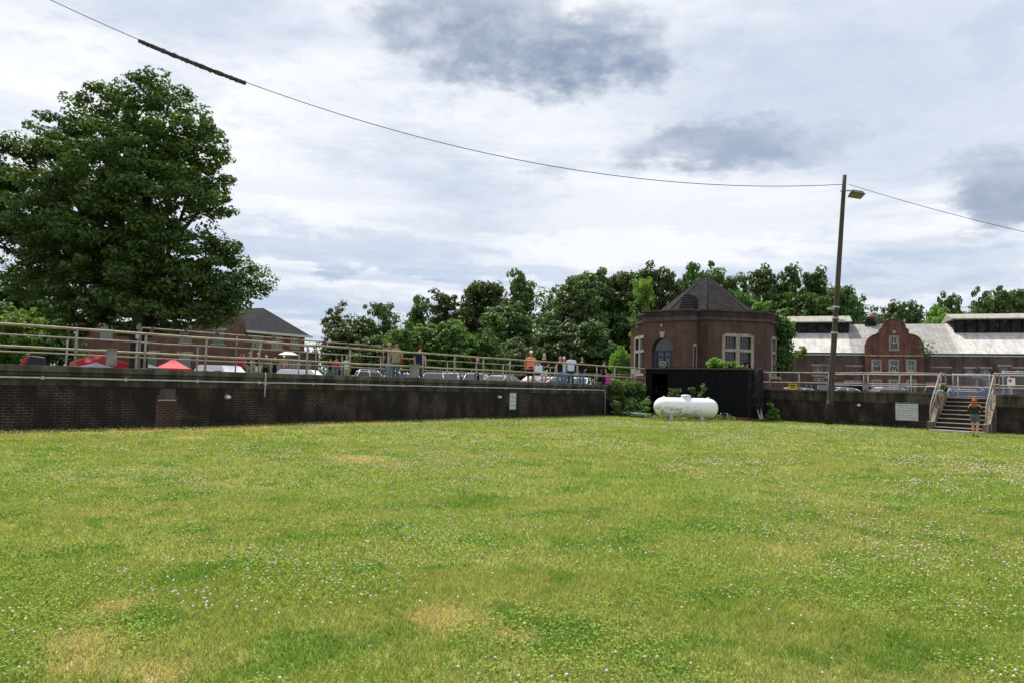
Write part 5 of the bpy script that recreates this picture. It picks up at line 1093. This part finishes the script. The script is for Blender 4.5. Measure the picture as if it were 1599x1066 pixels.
mb = MB(); mb.add([(-.62, -.15, .05), (-.33, -.18, .05), (-.13, -.14, .6), (-.2, -.1, .62), (-.62, .15, .05), (-.33, .18, .05), (-.13, .14, .6), (-.2, .1, .62)], [(0, 1, 2, 3), (7, 6, 5, 4), (0, 3, 7, 4), (2, 6, 7, 3), (0, 4, 5, 1)]); mb.obj('flap', 'cloth_red', r)
for s in (-.22, .22): mb = MB(); mb.tube([(.3, s, .09), (.3, s+.04, .09)], .09, 14); mb.obj('wheel', 'black_rubber', r)
r = empty('lamp_post', G(211, 40, GZ), 0, 'slim pale lamp post in front of the lower crown of the huge tree', 'lamp post')
H = P(211, 505, 40).z-GZ; mb = MB(); mb.tube([(0, 0, 0), (0, 0, H)], .04, 8); mb.obj('post', 'white_panel', r)
mb = MB(); mb.box((-.1, -.12, H-.35), (.12, .1, H)); mb.obj('lamp_head', 'white_panel', r, .03); mb = MB(); mb.box((-.09, -.14, H-.9), (.1, -.03, H-.62)); mb.obj('speaker', 'white_paint', r, .02)
def sign(px, py, D, w_, h, mat, label, tilt=0, zg=GZ, marks=None, rz=0.):
    c = P(px, py, D); r = empty('sign', (c.x, c.y, zg), rz, label, 'sign'); z = c.z-zg
    mb = MB(); mb.tube([(0, .03, 0), (0, .03, z)], .025, 8); mb.obj('post', 'grey_steel', r); M = Matrix.Translation((0, 0, z)) @ Matrix.Rotation(tilt, 4, 'Y') @ Matrix.Rotation(R(-12) if tilt else 0, 4, 'X')
    mb = MB(); mb.box((-w_/2, -.012, -h/2), (w_/2, .012, h/2), M); pl = mb.obj('panel', mat, r)
    if marks:
        for (x0, x1, z0, z1, mm, nm) in marks: mb = MB(); mb.box((x0, -.018, z0), (x1, -.0125, z1), M); mb.obj(nm, mm, pl)
sign(993.5, 580, 43.5, .5, .28, 'white_panel', 'small tilted white plaque on the railing at the wall corner', R(12), 1.6, [(-.18, .16, .03, .06, 'box_grey', 'text_line'), (-.18, .1, -.03, -.005, 'box_grey', 'text_line')])
sign(1238, 603, 56, .68, .5, 'yellow_sign', 'yellow notice sign among the parked cars left of the pole', 0, GZ, [(-.26, .26, .06, .16, 'cloth_black', 'text_line'), (-.2, .2, -.08, -.01, 'cloth_black', 'text_line')])
sign(1579, 595, 33.8, .32, .36, 'white_paint', 'white sign with a red mark on the wire fence by the steps', 0, 1.6, [(-.1, .02, -.02, .11, 'red_mark', 'red_mark')], RA)
# wire mesh panels right of the steps
def mesh_fence(px0, px1, D0, D1, z0, z1, label, rails=True):
    A = G(px0, D0, z0); B = G(px1, D1, z0); d = B-A; L = d.length; ang = atan2(d.y, d.x); r = empty('mesh_fence', A, ang, label, 'fence'); H = z1-z0
    mb = MB(); mb.tube([(0, 0, 0), (0, 0, H-.08), (.08, 0, H), (L-.08, 0, H), (L, 0, H-.08), (L, 0, 0)], .022, 8); mb.tube([(0, 0, .08), (L, 0, .08)], .015, 6); mb.obj('frame', 'grey_steel', r)
    w_ = MB(); s = .11; n = int((L+H)/s)
    for i in range(n):
        for sg in (1, -1):
            a = i*s-H; x0, x1 = a, a+H; 
            zA, zB = 0, H
            if x0 < 0: zA = -x0; x0 = 0
            if x1 > L: zB = H-(x1-L); x1 = L
            if x1-x0 < .03: continue
            if sg < 0: x0, x1 = L-x0, L-x1
            dx_ = .004; w_.add([(x0-dx_, sg*.004, zA), (x0+dx_, sg*.004, zA), (x1+dx_, sg*.004, zB), (x1-dx_, sg*.004, zB)], [(0, 1, 2, 3)])
    w_.obj('wire_mesh', 'grey_steel', r)
    for x in (0, L): mb = MB(); mb.tube([(x, .05, -.02), (x, .05, H+.05)], .03, 8); mb.obj('post', 'grey_steel', r)
mesh_fence(1488, 1545, 37.5, 36.0, 1.6, 2.85, 'grey wire mesh gate seen above the steps'); mesh_fence(1566, 1618, 34.8, 33.5, 1.6, 2.95, 'grey wire mesh fence panel at the right edge')

# ---------------------------------------------------------------- vehicles
CARS = {}
def car_shape(kind):
    # stations: (x, half width, z belt) body ; greenhouse profile (x, z)
    if kind == 'sedan': return dict(L=4.6, W=.9, body=[(-2.3, .45, .62), (-2.2, .35, .78), (-1.3, .3, .92), (-.1, .3, .95), (1.3, .3, .98), (2.15, .35, .95), (2.3, .5, .8)], roof=[(-1.25, .92), (-.45, 1.42), (.75, 1.45), (1.65, .97)])
    if kind == 'suv': return dict(L=4.7, W=.95, body=[(-2.35, .5, .75), (-2.25, .4, .95), (-1.3, .35, 1.08), (0, .35, 1.1), (1.4, .35, 1.12), (2.2, .4, 1.12), (2.35, .5, 1.0)], roof=[(-1.25, 1.08), (-.55, 1.72), (1.75, 1.74), (2.2, 1.12)])
    if kind == 'van': return dict(L=5.3, W=1.0, body=[(-2.65, .5, .9), (-2.5, .4, 1.1), (-1.9, .35, 1.25), (0, .35, 1.3), (1.5, .35, 1.3), (2.55, .4, 1.3), (2.65, .5, 1.25)], roof=[(-1.95, 1.25), (-1.15, 2.0), (2.4, 2.05), (2.62, 1.3)])
    if kind == 'pickup': return dict(L=5.6, W=.98, body=[(-2.8, .5, .85), (-2.7, .4, 1.02), (-1.5, .35, 1.12), (0, .35, 1.15), (1.0, .35, 1.15), (2.7, .4, 1.15), (2.8, .5, 1.1)], roof=[(-1.3, 1.12), (-.6, 1.82), (.6, 1.85), (.95, 1.15)])
def car(kind, paint, loc, rz, label, group='cars parked beyond the basin', roofmat=None, stripe=None, sc=1., panel=False):
    s = car_shape(kind); r = empty('parked_car' if kind != 'van' else 'parked_van', loc, rz, label, 'car' if kind != 'van' else 'van', group); r.scale = (sc,)*3; W = s['W']
    def prof(z0, z1, w, y): return [(-w, y, z0), (-w*1.0, y, z1)]
    b = MB(); st = s['body']; sec = []
    for x, lo, hi in st:
        e = .80 if abs(x) > s['L']/2-.05 else (.93 if abs(x) > s['L']/2-.3 else 1); w = W*e; lo2 = lo*.75 if abs(x) < s['L']/2-.2 else lo
        sec.append([(x, -w*.94, lo2), (x, -w, (lo2+hi)/2), (x, -w*.95, hi-.05), (x, -w*.86, hi), (x, w*.86, hi), (x, w*.95, hi-.05), (x, w, (lo2+hi)/2), (x, w*.94, lo2)])
    V = [v for q in sec for v in q]; n = 8; b.add(V, [(i*n+j, i*n+(j+1) % n, (i+1)*n+(j+1) % n, (i+1)*n+j) for i in range(len(sec)-1) for j in range(n)], True); o = len(sec)-1
    b.add(sec[0], [tuple(reversed(range(8)))]); b.add(sec[-1], [tuple(range(8))]); body = b.obj('body', paint, r)
    rf = s['roof']; g = MB(); wb, wt = W*.86, W*.70
    A = [(rf[0][0], wb, rf[0][1]-.02), (rf[1][0], wt, rf[1][1]-.03), (rf[2][0], wt, rf[2][1]-.03), (rf[3][0], wb, rf[3][1]-.02)]
    vs = [(x, -w_, z) for x, w_, z in A]+[(x, w_, z) for x, w_, z in A]; g.add(vs, [(0, 1, 2, 3), (7, 6, 5, 4), (0, 4, 5, 1), (1, 5, 6, 2), (2, 6, 7, 3)]); go = g.obj('glare_white_cabin' if panel else 'windows', paint if panel else 'car_glass', r)  # panel cars: cabin in body paint, standing in for white windscreen reflections
    p = MB(); x1, x2 = rf[1][0], rf[2][0]; z1, z2 = rf[1][1], rf[2][1]
    p.add([(x1-.12, -wt-.05, z1-.17), (x1+.1, -wt*.9, z1+.01), (x2-.1, -wt*.9, z2+.01), (x2+.12, -wt-.05, z2-.17), (x1-.12, wt+.05, z1-.17), (x1+.1, wt*.9, z1+.01), (x2-.1, wt*.9, z2+.01), (x2+.12, wt+.05, z2-.17)], [(0, 1, 2, 3), (7, 6, 5, 4), (1, 5, 6, 2), (0, 4, 5, 1), (2, 6, 7, 3)]); p.obj('roof', roofmat or paint, r)
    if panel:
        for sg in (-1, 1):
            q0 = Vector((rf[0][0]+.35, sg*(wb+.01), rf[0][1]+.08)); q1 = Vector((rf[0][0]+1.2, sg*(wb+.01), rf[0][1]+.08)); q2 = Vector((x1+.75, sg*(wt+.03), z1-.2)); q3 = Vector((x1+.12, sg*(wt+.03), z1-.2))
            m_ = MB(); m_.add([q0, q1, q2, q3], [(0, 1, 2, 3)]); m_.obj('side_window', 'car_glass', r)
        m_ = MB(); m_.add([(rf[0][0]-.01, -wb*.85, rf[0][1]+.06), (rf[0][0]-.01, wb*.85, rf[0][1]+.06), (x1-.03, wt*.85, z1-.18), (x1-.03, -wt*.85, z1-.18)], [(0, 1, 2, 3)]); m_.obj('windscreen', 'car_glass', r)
    for sg in (-1, 1):
        for f_ in (() if panel else (0, .5, 1)):
            pl = MB()
            i0 = Vector((rf[0][0]+(rf[3][0]-rf[0][0])*(0 if f_ == 0 else f_), sg*(wb+.012), rf[0][1])); i1 = Vector((x1+(x2-x1)*f_, sg*(wt+.012), z1-.05)); pl.tube([i0, i1], .035, 5); pl.obj('pillar', paint, r)
    for x in (-s['L']*.30, s['L']*.30):
        for sg in (-1, 1):
            m_ = MB(); m_.tube([(x, sg*(W-.2), .33), (x, sg*(W+.005), .33)], .33, 20); wo_ = m_.obj('wheel', 'black_rubber', r); m_ = MB(); m_.tube([(x, sg*(W+.006), .33), (x, sg*(W+.02), .33)], .2, 12); m_.obj('rim', 'grey_steel', wo_)
    for sg in (-1, 1):
        m_ = MB(); m_.ell((-s['L']/2+.08, sg*W*.62, st[1][2]-.14), (.06, .16, .08)); m_.obj('headlight', 'white_paint', r); m_ = MB(); m_.ell((rf[0][0]+.25, sg*(W+.08), rf[0][1]+.06), (.06, .1, .07)); m_.obj('mirror', paint, r)
        m_ = MB(); m_.box((s['L']/2-.06, sg*W*.66-.1, st[-2][2]-.25), (s['L']/2+.01, sg*W*.66+.1, st[-2][2]-.1)); m_.obj('tail_light', 'red_mark', r)
    if stripe:
        for z0, z1, mm in stripe:
            for sg in (-1, 1): m_ = MB(); m_.box((-s['L']*.4, sg*(W+.004)-.004, z0), (s['L']*.42, sg*(W+.004)+.004, z1)); m_.obj('stripe', mm, r)
    return r
cl = [
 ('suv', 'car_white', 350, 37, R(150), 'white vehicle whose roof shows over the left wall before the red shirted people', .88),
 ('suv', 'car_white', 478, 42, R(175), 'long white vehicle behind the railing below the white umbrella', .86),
 ('pickup', 'car_white', 572, 45, R(200), 'white pickup with blue hood behind the people on the left walkway', .9),
 ('sedan', 'car_blue', 640, 47, R(185), 'blue car mostly hidden behind the person in navy', 1.0),
 ('suv', 'car_silver', 676, 50, R(95), 'silver car seen end-on right of the grey railing box', .95),
 ('suv', 'car_silver', 704, 52, R(80), 'silver car with dark side windows beside the end-on silver car', .98),
 ('suv', 'car_white', 742, 53, R(85), 'white car with dark pillars in front of the distant walker', 1.0),
 ('sedan', 'car_silver', 781, 50, R(60), 'silver car just left of the person in orange', 1.1),
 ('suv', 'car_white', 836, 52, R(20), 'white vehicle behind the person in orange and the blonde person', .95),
 ('sedan', 'car_white', 862, 47.5, R(30), 'white car between the blonde person and the bearded person in pale blue', 1.05),
 ('sedan', 'car_white', 904, 48, R(70), 'white car behind the person in sunglasses', 1.08),
 ('sedan', 'car_red', 1229, 60, R(20), 'red car left of the yellow notice sign', .95),
 ('sedan', 'car_white', 1256, 62, R(170), 'white car between the yellow sign and the pole', .95),
 ('suv', 'car_black', 1283, 66, R(90), 'dark blue vehicle just left of the light pole', 1.0),
 ('sedan', 'car_white', 1322, 57, R(175), 'white sedan right of the light pole', 1.0),
 ('suv', 'car_red', 1380, 58, R(5), 'dark red and white sport utility car in front of the gable', .9),
]
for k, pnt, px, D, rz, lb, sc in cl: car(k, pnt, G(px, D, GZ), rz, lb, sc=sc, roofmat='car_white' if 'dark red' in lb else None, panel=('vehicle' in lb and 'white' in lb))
car('van', 'car_white', G(1500, 52, GZ), R(178), 'white van with red roof stripe and sloping nose behind the steps', sc=.88, roofmat='car_red', stripe=[(1.1, 1.2, 'car_red')])
car('suv', 'car_blue', G(1508, 45.0, GZ), R(182), 'blue and white car just behind the top of the steps', sc=.82, roofmat='car_white', stripe=[(.9, 1.0, 'car_white')])
car('suv', 'car_blue', G(1560, 46.5, GZ), R(176), 'bright blue car right of the steps behind the mesh fence', sc=.80, stripe=[(.9, 1.0, 'car_white')])

# ---------------------------------------------------------------- people
def remesh(mb, name, mat, parent, vox, sm=4):
    o = bpy.data.objects.new('tmp', mb.mesh('tmp', None)); col.objects.link(o)
    m1 = o.modifiers.new('r', 'REMESH'); m1.mode = 'VOXEL'; m1.voxel_size = vox; m1.use_smooth_shade = True
    m2 = o.modifiers.new('s', 'SMOOTH'); m2.factor = .5; m2.iterations = sm
    bpy.context.view_layer.update(); dg = bpy.context.evaluated_depsgraph_get(); me = bpy.data.meshes.new_from_object(o.evaluated_get(dg)); me.name = name
    tm = o.data; bpy.data.objects.remove(o); bpy.data.meshes.remove(tm); me.materials.clear(); me.materials.append(MATS[mat])
    me.polygons.foreach_set('use_smooth', [True]*len(me.polygons)); ob = bpy.data.objects.new(name, me); col.objects.link(ob); ob.parent = parent; return ob
def person(loc, rz, label, h=1.75, skin='skin_light', top='cloth_black', bottom='cloth_jeans', hair='hair_brown', long_hair=False, cap=None, shorts=False, fat=1., female=False,
           armL=((.27, .0, 1.12), (.29, -.06, .86)), armR=((-.27, .0, 1.12), (-.29, -.06, .86)), step=0., vox=.014, glasses=False, sleeve=.65, beard=False, bare_back=False, item=None, shoe='shoe_dark', head_turn=0., short_len=.55):
    r = empty('person', loc, rz, label, 'person'); s = h/1.75; r.scale = (s, s, s); f = fat
    b = MB(); sh = .155 if female else .18; hip = .10
    # front of the body is -y
    torso = [((0, .0, .90), (.155*f, .11*f)), ((0, 0, 1.0), (.15*f, .105*f)), ((0, -.005*f, 1.12), ((.135 if female else .15)*f, .10*f)), ((0, 0, 1.28), ((.145 if female else .17)*f, .11*f)), ((0, .005, 1.40), ((.15 if female else .18), .095)), ((0, .005, 1.47), (.08, .065))]
    b.tube([q for q, _ in torso], [k for _, k in torso], 16)
    b.tube([(0, .01, 1.42), (0, .0, 1.50), (0, -.01, 1.58)], [.065, .052, .055], 12)
    Mh = Matrix.Rotation(head_turn, 3, 'Z'); hc = Vector((0, -.015, 1.645))
    b.ell(hc, (.074, .092, .112), 18, 12, Mh); b.ell(hc+Mh @ Vector((0, -.03, -.055)), (.052, .058, .055), 12, 8, Mh)   # skull, jaw
    b.ell(hc+Mh @ Vector((0, -.098, -.01)), (.012, .018, .024), 8, 6, Mh)                                               # nose
    for sg in (-1, 1): b.ell(hc+Mh @ Vector((sg*.076, .005, -.01)), (.012, .018, .03), 8, 6, Mh)                        # ears
    hands = []
    for sg, (el_, wr_) in ((1, armL), (-1, armR)):
        S_ = Vector((sg*sh, .005, 1.405)); E_ = Vector(el_); W_ = Vector(wr_); b.tube([S_, S_.lerp(E_, .5), E_, E_.lerp(W_, .35), W_], [.055, .048, .04, .038, .026], 10)
        d = (W_-E_).normalized(); side = Vector((0, 0, 1)).cross(d); side = side.normalized() if side.length > .2 else Vector((0, 1, 0)); nrm = d.cross(side)
        palm = W_+d*.05; b.tube([W_, palm, W_+d*.095], [(.026, .016), (.038, .016), (.036, .013)], 8)
        for i, ln in enumerate((.062, .075, .07, .055)):
            b0 = W_+d*.085+side*(.027-.018*i); p1 = b0+d*ln*.55+nrm*.008; p2 = p1+d*ln*.4+nrm*.03; b.tube([b0, p1, p2], [.0095, .009, .0075], 6)
        t0 = W_+d*.03+side*.028; b.tube([t0, t0+d*.03+side*.03, t0+d*.06+side*.032+nrm*.015], [.012, .010, .008], 6); hands.append(W_+d*.1)
    for sg in (-1, 1):
        st = step*sg; Hh = Vector((sg*hip*.9, 0, .90)); K = Vector((sg*.095, -.02-st*.5, .50)); A_ = Vector((sg*.095, .02-st, .085)); b.tube([Hh, Hh.lerp(K, .5), K, K.lerp(A_, .35), A_], [.088*f**.5, .075*f**.5, .056, .055, .036], 12)
        b.tube([A_+Vector((0, .04, -.045)), A_+Vector((0, -.06, -.05)), A_+Vector((sg*.01, -.15, -.062))], [(.035, .035), (.042, .03), (.035, .018)], 8)
    remesh(b, 'body', skin, r, vox)
    c = MB(); g = .014; zb = .90 if not bare_back else .98
    tt = [(q, (k[0]+g+.006, k[1]+g+.006)) for q, k in torso if zb-.03 <= q[2] < 1.45]
    if not bare_back: c.tube([(0, 0, .84)]+[q for q, _ in tt]+[(0, .005, 1.44)], [(.168*f, .125*f)]+[k for _, k in tt]+[(.105, .07)], 16)
    else: c.tube([(0, 0, .98), (0, 0, 1.12), (0, 0, 1.28), (0, 0, 1.36)], [(.166, .12), (.155, .118), (.168, .125), (.172, .11)], 16)
    for sg, (el_, wr_) in ((1, armL), (-1, armR)):
        S_ = Vector((sg*(sh-.01), .005, 1.40 if not bare_back else 1.33)); E_ = Vector(el_); W_ = Vector(wr_)
        if sleeve <= 1: c.tube([S_, S_.lerp(E_, sleeve)], [.072, .062], 10)
        else: c.tube([S_, E_, E_.lerp(W_, sleeve-1)], [.07, .056, .045], 10)
    remesh(c, 'shirt', top, r, .015, 3)
    p = MB()
    for sg in (-1, 1):
        st = step*sg; Hh = Vector((sg*hip*.88, 0, .90)); K = Vector((sg*.095, -.02-st*.5, .50)); A_ = Vector((sg*.095, .02-st, .085)); gg = .016
        if shorts: p.tube([Hh, Hh.lerp(K, short_len+.15), Hh.lerp(K, short_len+.3)], [.105*f**.5, .098, .096], 12)
        else: p.tube([Hh, Hh.lerp(K, .5), K, K.lerp(A_, .5), A_+Vector((0, 0, .02))], [.102*f**.5, .09*f**.5, .072, .068, .06], 12)
    p.tube([(0, 0, .82), (0, 0, .90), (0, 0, 1.0)], [(.14*f, .115*f), (.168*f, .128*f), (.158*f, .118*f)], 16); remesh(p, 'shorts' if shorts else 'trousers', bottom, r, .015, 2)
    for sg in (-1, 1):
        A_ = Vector((sg*.095, .02-step*sg, .085)); q = MB(); q.tube([A_+Vector((0, .065, -.04)), A_+Vector((0, .02, -.03)), A_+Vector((0, -.07, -.045)), A_+Vector((sg*.01, -.17, -.06))], [(.036, .042), (.046, .052), (.05, .036), (.036, .02)], 10); q.obj('shoe', shoe, r)
    hm = MB()
    if hair:
        hm.ell(hc+Mh @ Vector((0, .018, .022)), (.086, .094, .108), 16, 10, Mh)
        if long_hair: hm.tube([hc+Mh @ Vector((0, .06, .03)), hc+Mh @ Vector((0, .085, -.10)), hc+Mh @ Vector((0, .10, -.24)), hc+Mh @ Vector((0, .11, -.34 if long_hair < 2 else -.46))], [(.085, .05), (.10, .05), (.11, .04), (.05, .02)], 14)
        V_ = [v for v in hm.v]; ho = hm.obj('hair', hair, r)
        if not (long_hair and abs(head_turn) > 9): 
            bm = bmesh.new(); bm.from_mesh(ho.data); im = Mh.transposed()
            dl = [v for v in bm.verts if (im @ (v.co-hc)).y < -.055 and (im @ (v.co-hc)).z < .055]; bmesh.ops.delete(bm, geom=dl, context='VERTS'); bm.to_mesh(ho.data); bm.free()
    if cap:
        q = MB(); q.lathe([(.093, .03), (.094, .06), (.08, .10), (.05, .125), (0, .135)], 18, Matrix.Translation(hc) @ Mh.to_4x4()); co = q.obj('cap', cap, r); q = MB()
        q.add([hc+Mh @ Vector(v) for v in ((-.075, -.05, .04), (-.06, -.13, .03), (-.03, -.16, .025), (.03, -.16, .025), (.06, -.13, .03), (.075, -.05, .04), (-.075, -.05, .048), (-.06, -.13, .038), (-.03, -.16, .033), (.03, -.16, .033), (.06, -.13, .038), (.075, -.05, .048))], [(0, 1, 2, 3, 4, 5), (11, 10, 9, 8, 7, 6), (0, 6, 7, 1), (1, 7, 8, 2), (2, 8, 9, 3), (3, 9, 10, 4), (4, 10, 11, 5)]); q.obj('brim', cap, co)
    q = MB()
    for sg in (-1, 1): q.ell(hc+Mh @ Vector((sg*.03, -.083, .012)), (.013, .01, .007), 8, 6, Mh)
    q.obj('eyes', 'hair_black', r); q = MB(); q.ell(hc+Mh @ Vector((0, -.088, -.055)), (.022, .008, .006), 8, 6, Mh); q.obj('mouth', 'cloth_red', r)
    if glasses:
        q = MB()
        for sg in (-1, 1): q.ell(hc+Mh @ Vector((sg*.034, -.095, .012)), (.03, .008, .02), 10, 6, Mh)
        q.obj('sunglasses', 'cloth_black', r)
    if beard: q = MB(); q.ell(hc+Mh @ Vector((0, -.045, -.075)), (.056, .055, .04), 10, 8, Mh); q.obj('beard', 'hair_black', r)
    return r
def onL(px, y, z=1.6): # a spot on the left walkway at local depth y behind the wall, seen at pixel px
    d = CM @ Vector(((px-799.5)/F, -(hor(px)-533)/F, -1)); n = Vector((-.749, .662)); k = (LW.xy.dot(n)+y)/(Vector((d.x, d.y)).dot(n)); return Vector((d.x*k, d.y*k, z))
def face_cam(p, off=0.): return atan2(p.y, p.x)-pi/2+R(off)
def pers(p, off, label, top_py=None, **k):
    if top_py is not None:
        H = P(proj(p)[0], top_py, p.y).z-p.z; k['h'] = max(1.45, min(2.0, H/1.0*1.0))
    return person(p, face_cam(p, off), label, **k)
def held(name, p, label, cat, mat, size=(.1, .05, .12)):
    r = empty(name, p, 0, label, cat); a, b_, c_ = size; mb = MB(); mb.box((-a, -b_, -c_), (a, b_, c_)); mb.obj('bag_body', mat, r, .02); mb = MB(); mb.tube([(-a*.6, 0, c_), (-a*.3, 0, c_+.1), (a*.3, 0, c_+.1), (a*.6, 0, c_)], .01, 6); mb.obj('strap', mat, r)
p = onL(828, 1.2); pers(p, 5, 'stout person in an orange shirt and white cap standing on the walkway', 548, top='cloth_orange', bottom='cloth_black', shorts=True, cap='cloth_white', skin='skin_tan', fat=1.35, hair='hair_brown', short_len=.7, armL=((.31, -.02, 1.14), (.27, -.1, .92)), armR=((-.31, -.02, 1.14), (-.29, -.1, .9)))
held('bag', p+Vector((.42, -.15, .92)), 'white bag carried by the person in orange', 'bag', 'cloth_white', (.2, .07, .17))
p = onL(849, 1.0); pers(p, 10, 'blonde person in a black top and white shorts holding a blue cup', 552, top='cloth_black', bottom='cloth_white', shorts=True, hair='hair_blonde', long_hair=1, female=True, fat=1.1, armL=((.25, .0, 1.14), (.04, -.24, 1.05)), armR=((-.27, -.02, 1.15), (-.12, -.26, 1.03)), short_len=.5)
held('cup', p+Vector((-.05, -.32, .98)), 'blue cup held by the blonde person in white shorts', 'cup', 'cloth_blue', (.06, .05, .09))
p = onL(874, 2.6); pers(p, -10, 'person with reddish hair, black top and blue jeans, beside the bearded person in pale blue', 556, top='cloth_black', bottom='cloth_jeans', hair='hair_red', long_hair=1, female=True, armL=((.2, -.1, 1.2), (.1, -.2, 1.38)))
p = onL(891, 1.3); pers(p, 5, 'bearded person in a pale blue shirt and dark jeans on the walkway', 552, top='cloth_paleblue', bottom='cloth_darkjeans', hair='hair_black', skin='skin_brown', beard=True, fat=1.12, armL=((.30, .0, 1.15), (.28, -.1, .95)))
p = onL(908, 1.2); pers(p, -5, 'person in sunglasses, black top and jeans at the right of the group', 557, top='cloth_black', bottom='cloth_jeans', hair='hair_brown', glasses=True, female=True, sleeve=1.6, skin='skin_light', armL=((.26, .0, 1.14), (.22, -.2, 1.0)))
p = onL(880, 4.2); pers(p, -20, 'person in a teal cap mostly hidden behind the person in pale blue', 557, top='cloth_lightblue', bottom='cloth_jeans', cap='cloth_lightblue')
p = onL(942, 3.2); pers(p, 120, 'person in black walking away with a magenta bag near the octagon', 563, top='cloth_black', bottom='cloth_black', hair='hair_brown', step=.12)
held('bag', p+Vector((.28, -.2, .55)), 'magenta bag beside the person in black near the octagon', 'bag', 'cloth_magenta', (.17, .07, .28))
p = onL(617, 1.6); pers(p, -25, 'person in a khaki shirt and dark cap holding a red cup', 534, top='cloth_khaki', bottom='cloth_grey', hair='hair_grey', cap='cloth_black', skin='skin_tan', fat=1.15, armL=((.31, -.02, 1.15), (.27, -.2, 1.0)), sleeve=.8)
held('cup', p+Vector((.27, -.25, .93)), 'red cup in the hand of the person in khaki', 'cup', 'cloth_red', (.06, .06, .07))
p = onL(606, 2.7); pers(p, -35, 'person in a cap and dark shirt partly hidden behind the one in khaki', 536, top='cloth_black', bottom='cloth_jeans', cap='cloth_tan', skin='skin_tan')
p = onL(654, 1.4); pers(p, 150, 'person in a navy t-shirt and jeans seen from behind', 539, top='cloth_navy', bottom='cloth_darkjeans', hair='hair_brown', skin='skin_light', fat=1.2, armR=((-.33, .05, 1.16), (-.38, .12, .95)), armL=((.30, .0, 1.15), (.3, -.05, .9)))
p = G(744, 46, 1.35); pers(p, 80, 'small distant person in dark clothes behind the middle of the walkway', 557, top='cloth_black', bottom='cloth_black', hair='hair_grey', step=.1)
# group on the far ground at the left
for px, D, py, off, lb, kw in (
 (373, 54, 552, 30, 'person in a red shirt with dark hair, left one of the pair in red', dict(top='cloth_red', bottom='cloth_darkjeans', hair='hair_black')),
 (379, 55, 552, -20, 'person in a red shirt with pink sleeves, right one of the pair in red', dict(top='cloth_red', bottom='cloth_darkjeans', hair='hair_brown', female=True)),
 (388, 53, 550, 20, 'person in navy with a pale cap beside the pair in red', dict(top='cloth_navy', bottom='cloth_tan', cap='cloth_tan', hair='hair_grey', shorts=True)),
 (402, 54, 551, 0, 'person in a black shirt, white shorts and pale cap before the brick house', dict(top='cloth_black', bottom='cloth_white', cap='cloth_white', shorts=True, short_len=.75, fat=1.1)),
 (414, 53, 555, 10, 'person in dark trousers and a pale cap holding a white towel', dict(top='cloth_grey', bottom='cloth_black', cap='cloth_white')),
 (428, 55, 558, -30, 'dark clothed person between the white towel and the one in blue', dict(top='cloth_black', bottom='cloth_black', hair='hair_grey', female=True)),
 (442, 55, 555, -10, 'person in blue jeans under the white umbrella', dict(top='cloth_tan', bottom='cloth_blue', cap='cloth_white')),
 (515, 58, 560, 20, 'dark clothed person left of the one in a red shirt', dict(top='cloth_navy', bottom='cloth_jeans', hair='hair_brown', female=True)),
 (524, 57, 556, 160, 'person in a red shirt and jeans standing in front of light green bushes', dict(top='cloth_red', bottom='cloth_jeans', hair='hair_brown')),
 (540, 56, 556, 170, 'person in a light blue shirt and tan shorts seen from behind', dict(top='cloth_lightblue', bottom='cloth_tan', hair='hair_blonde', shorts=True, short_len=.8)),
 ): pers(G(px, D, 1.6), off, lb, py, vox=.02, **kw)
p = G(1166, 47.2, 1.596); r_ = pers(p, 60, 'person in a dark shirt and black cap showing above the container roof', 556, top='cloth_grey', bottom='cloth_darkjeans', cap='cloth_black', skin='skin_tan')
p = G(1523, 28.3, gh(*G(1523, 28.3).xy)); pers(p, 180-12, 'person with long red hair, black top and grey shorts walking to the steps', 619, top='cloth_darkgreen', bottom='cloth_grey', shorts=True, hair='hair_red', long_hair=2, female=True, skin='skin_light', step=.10, vox=.008, bare_back=True, sleeve=1.3, short_len=.3, fat=1.05, armL=((.25, -.02, 1.13), (.17, -.2, 1.1)), armR=((-.25, -.02, 1.13), (-.17, -.2, 1.1)))
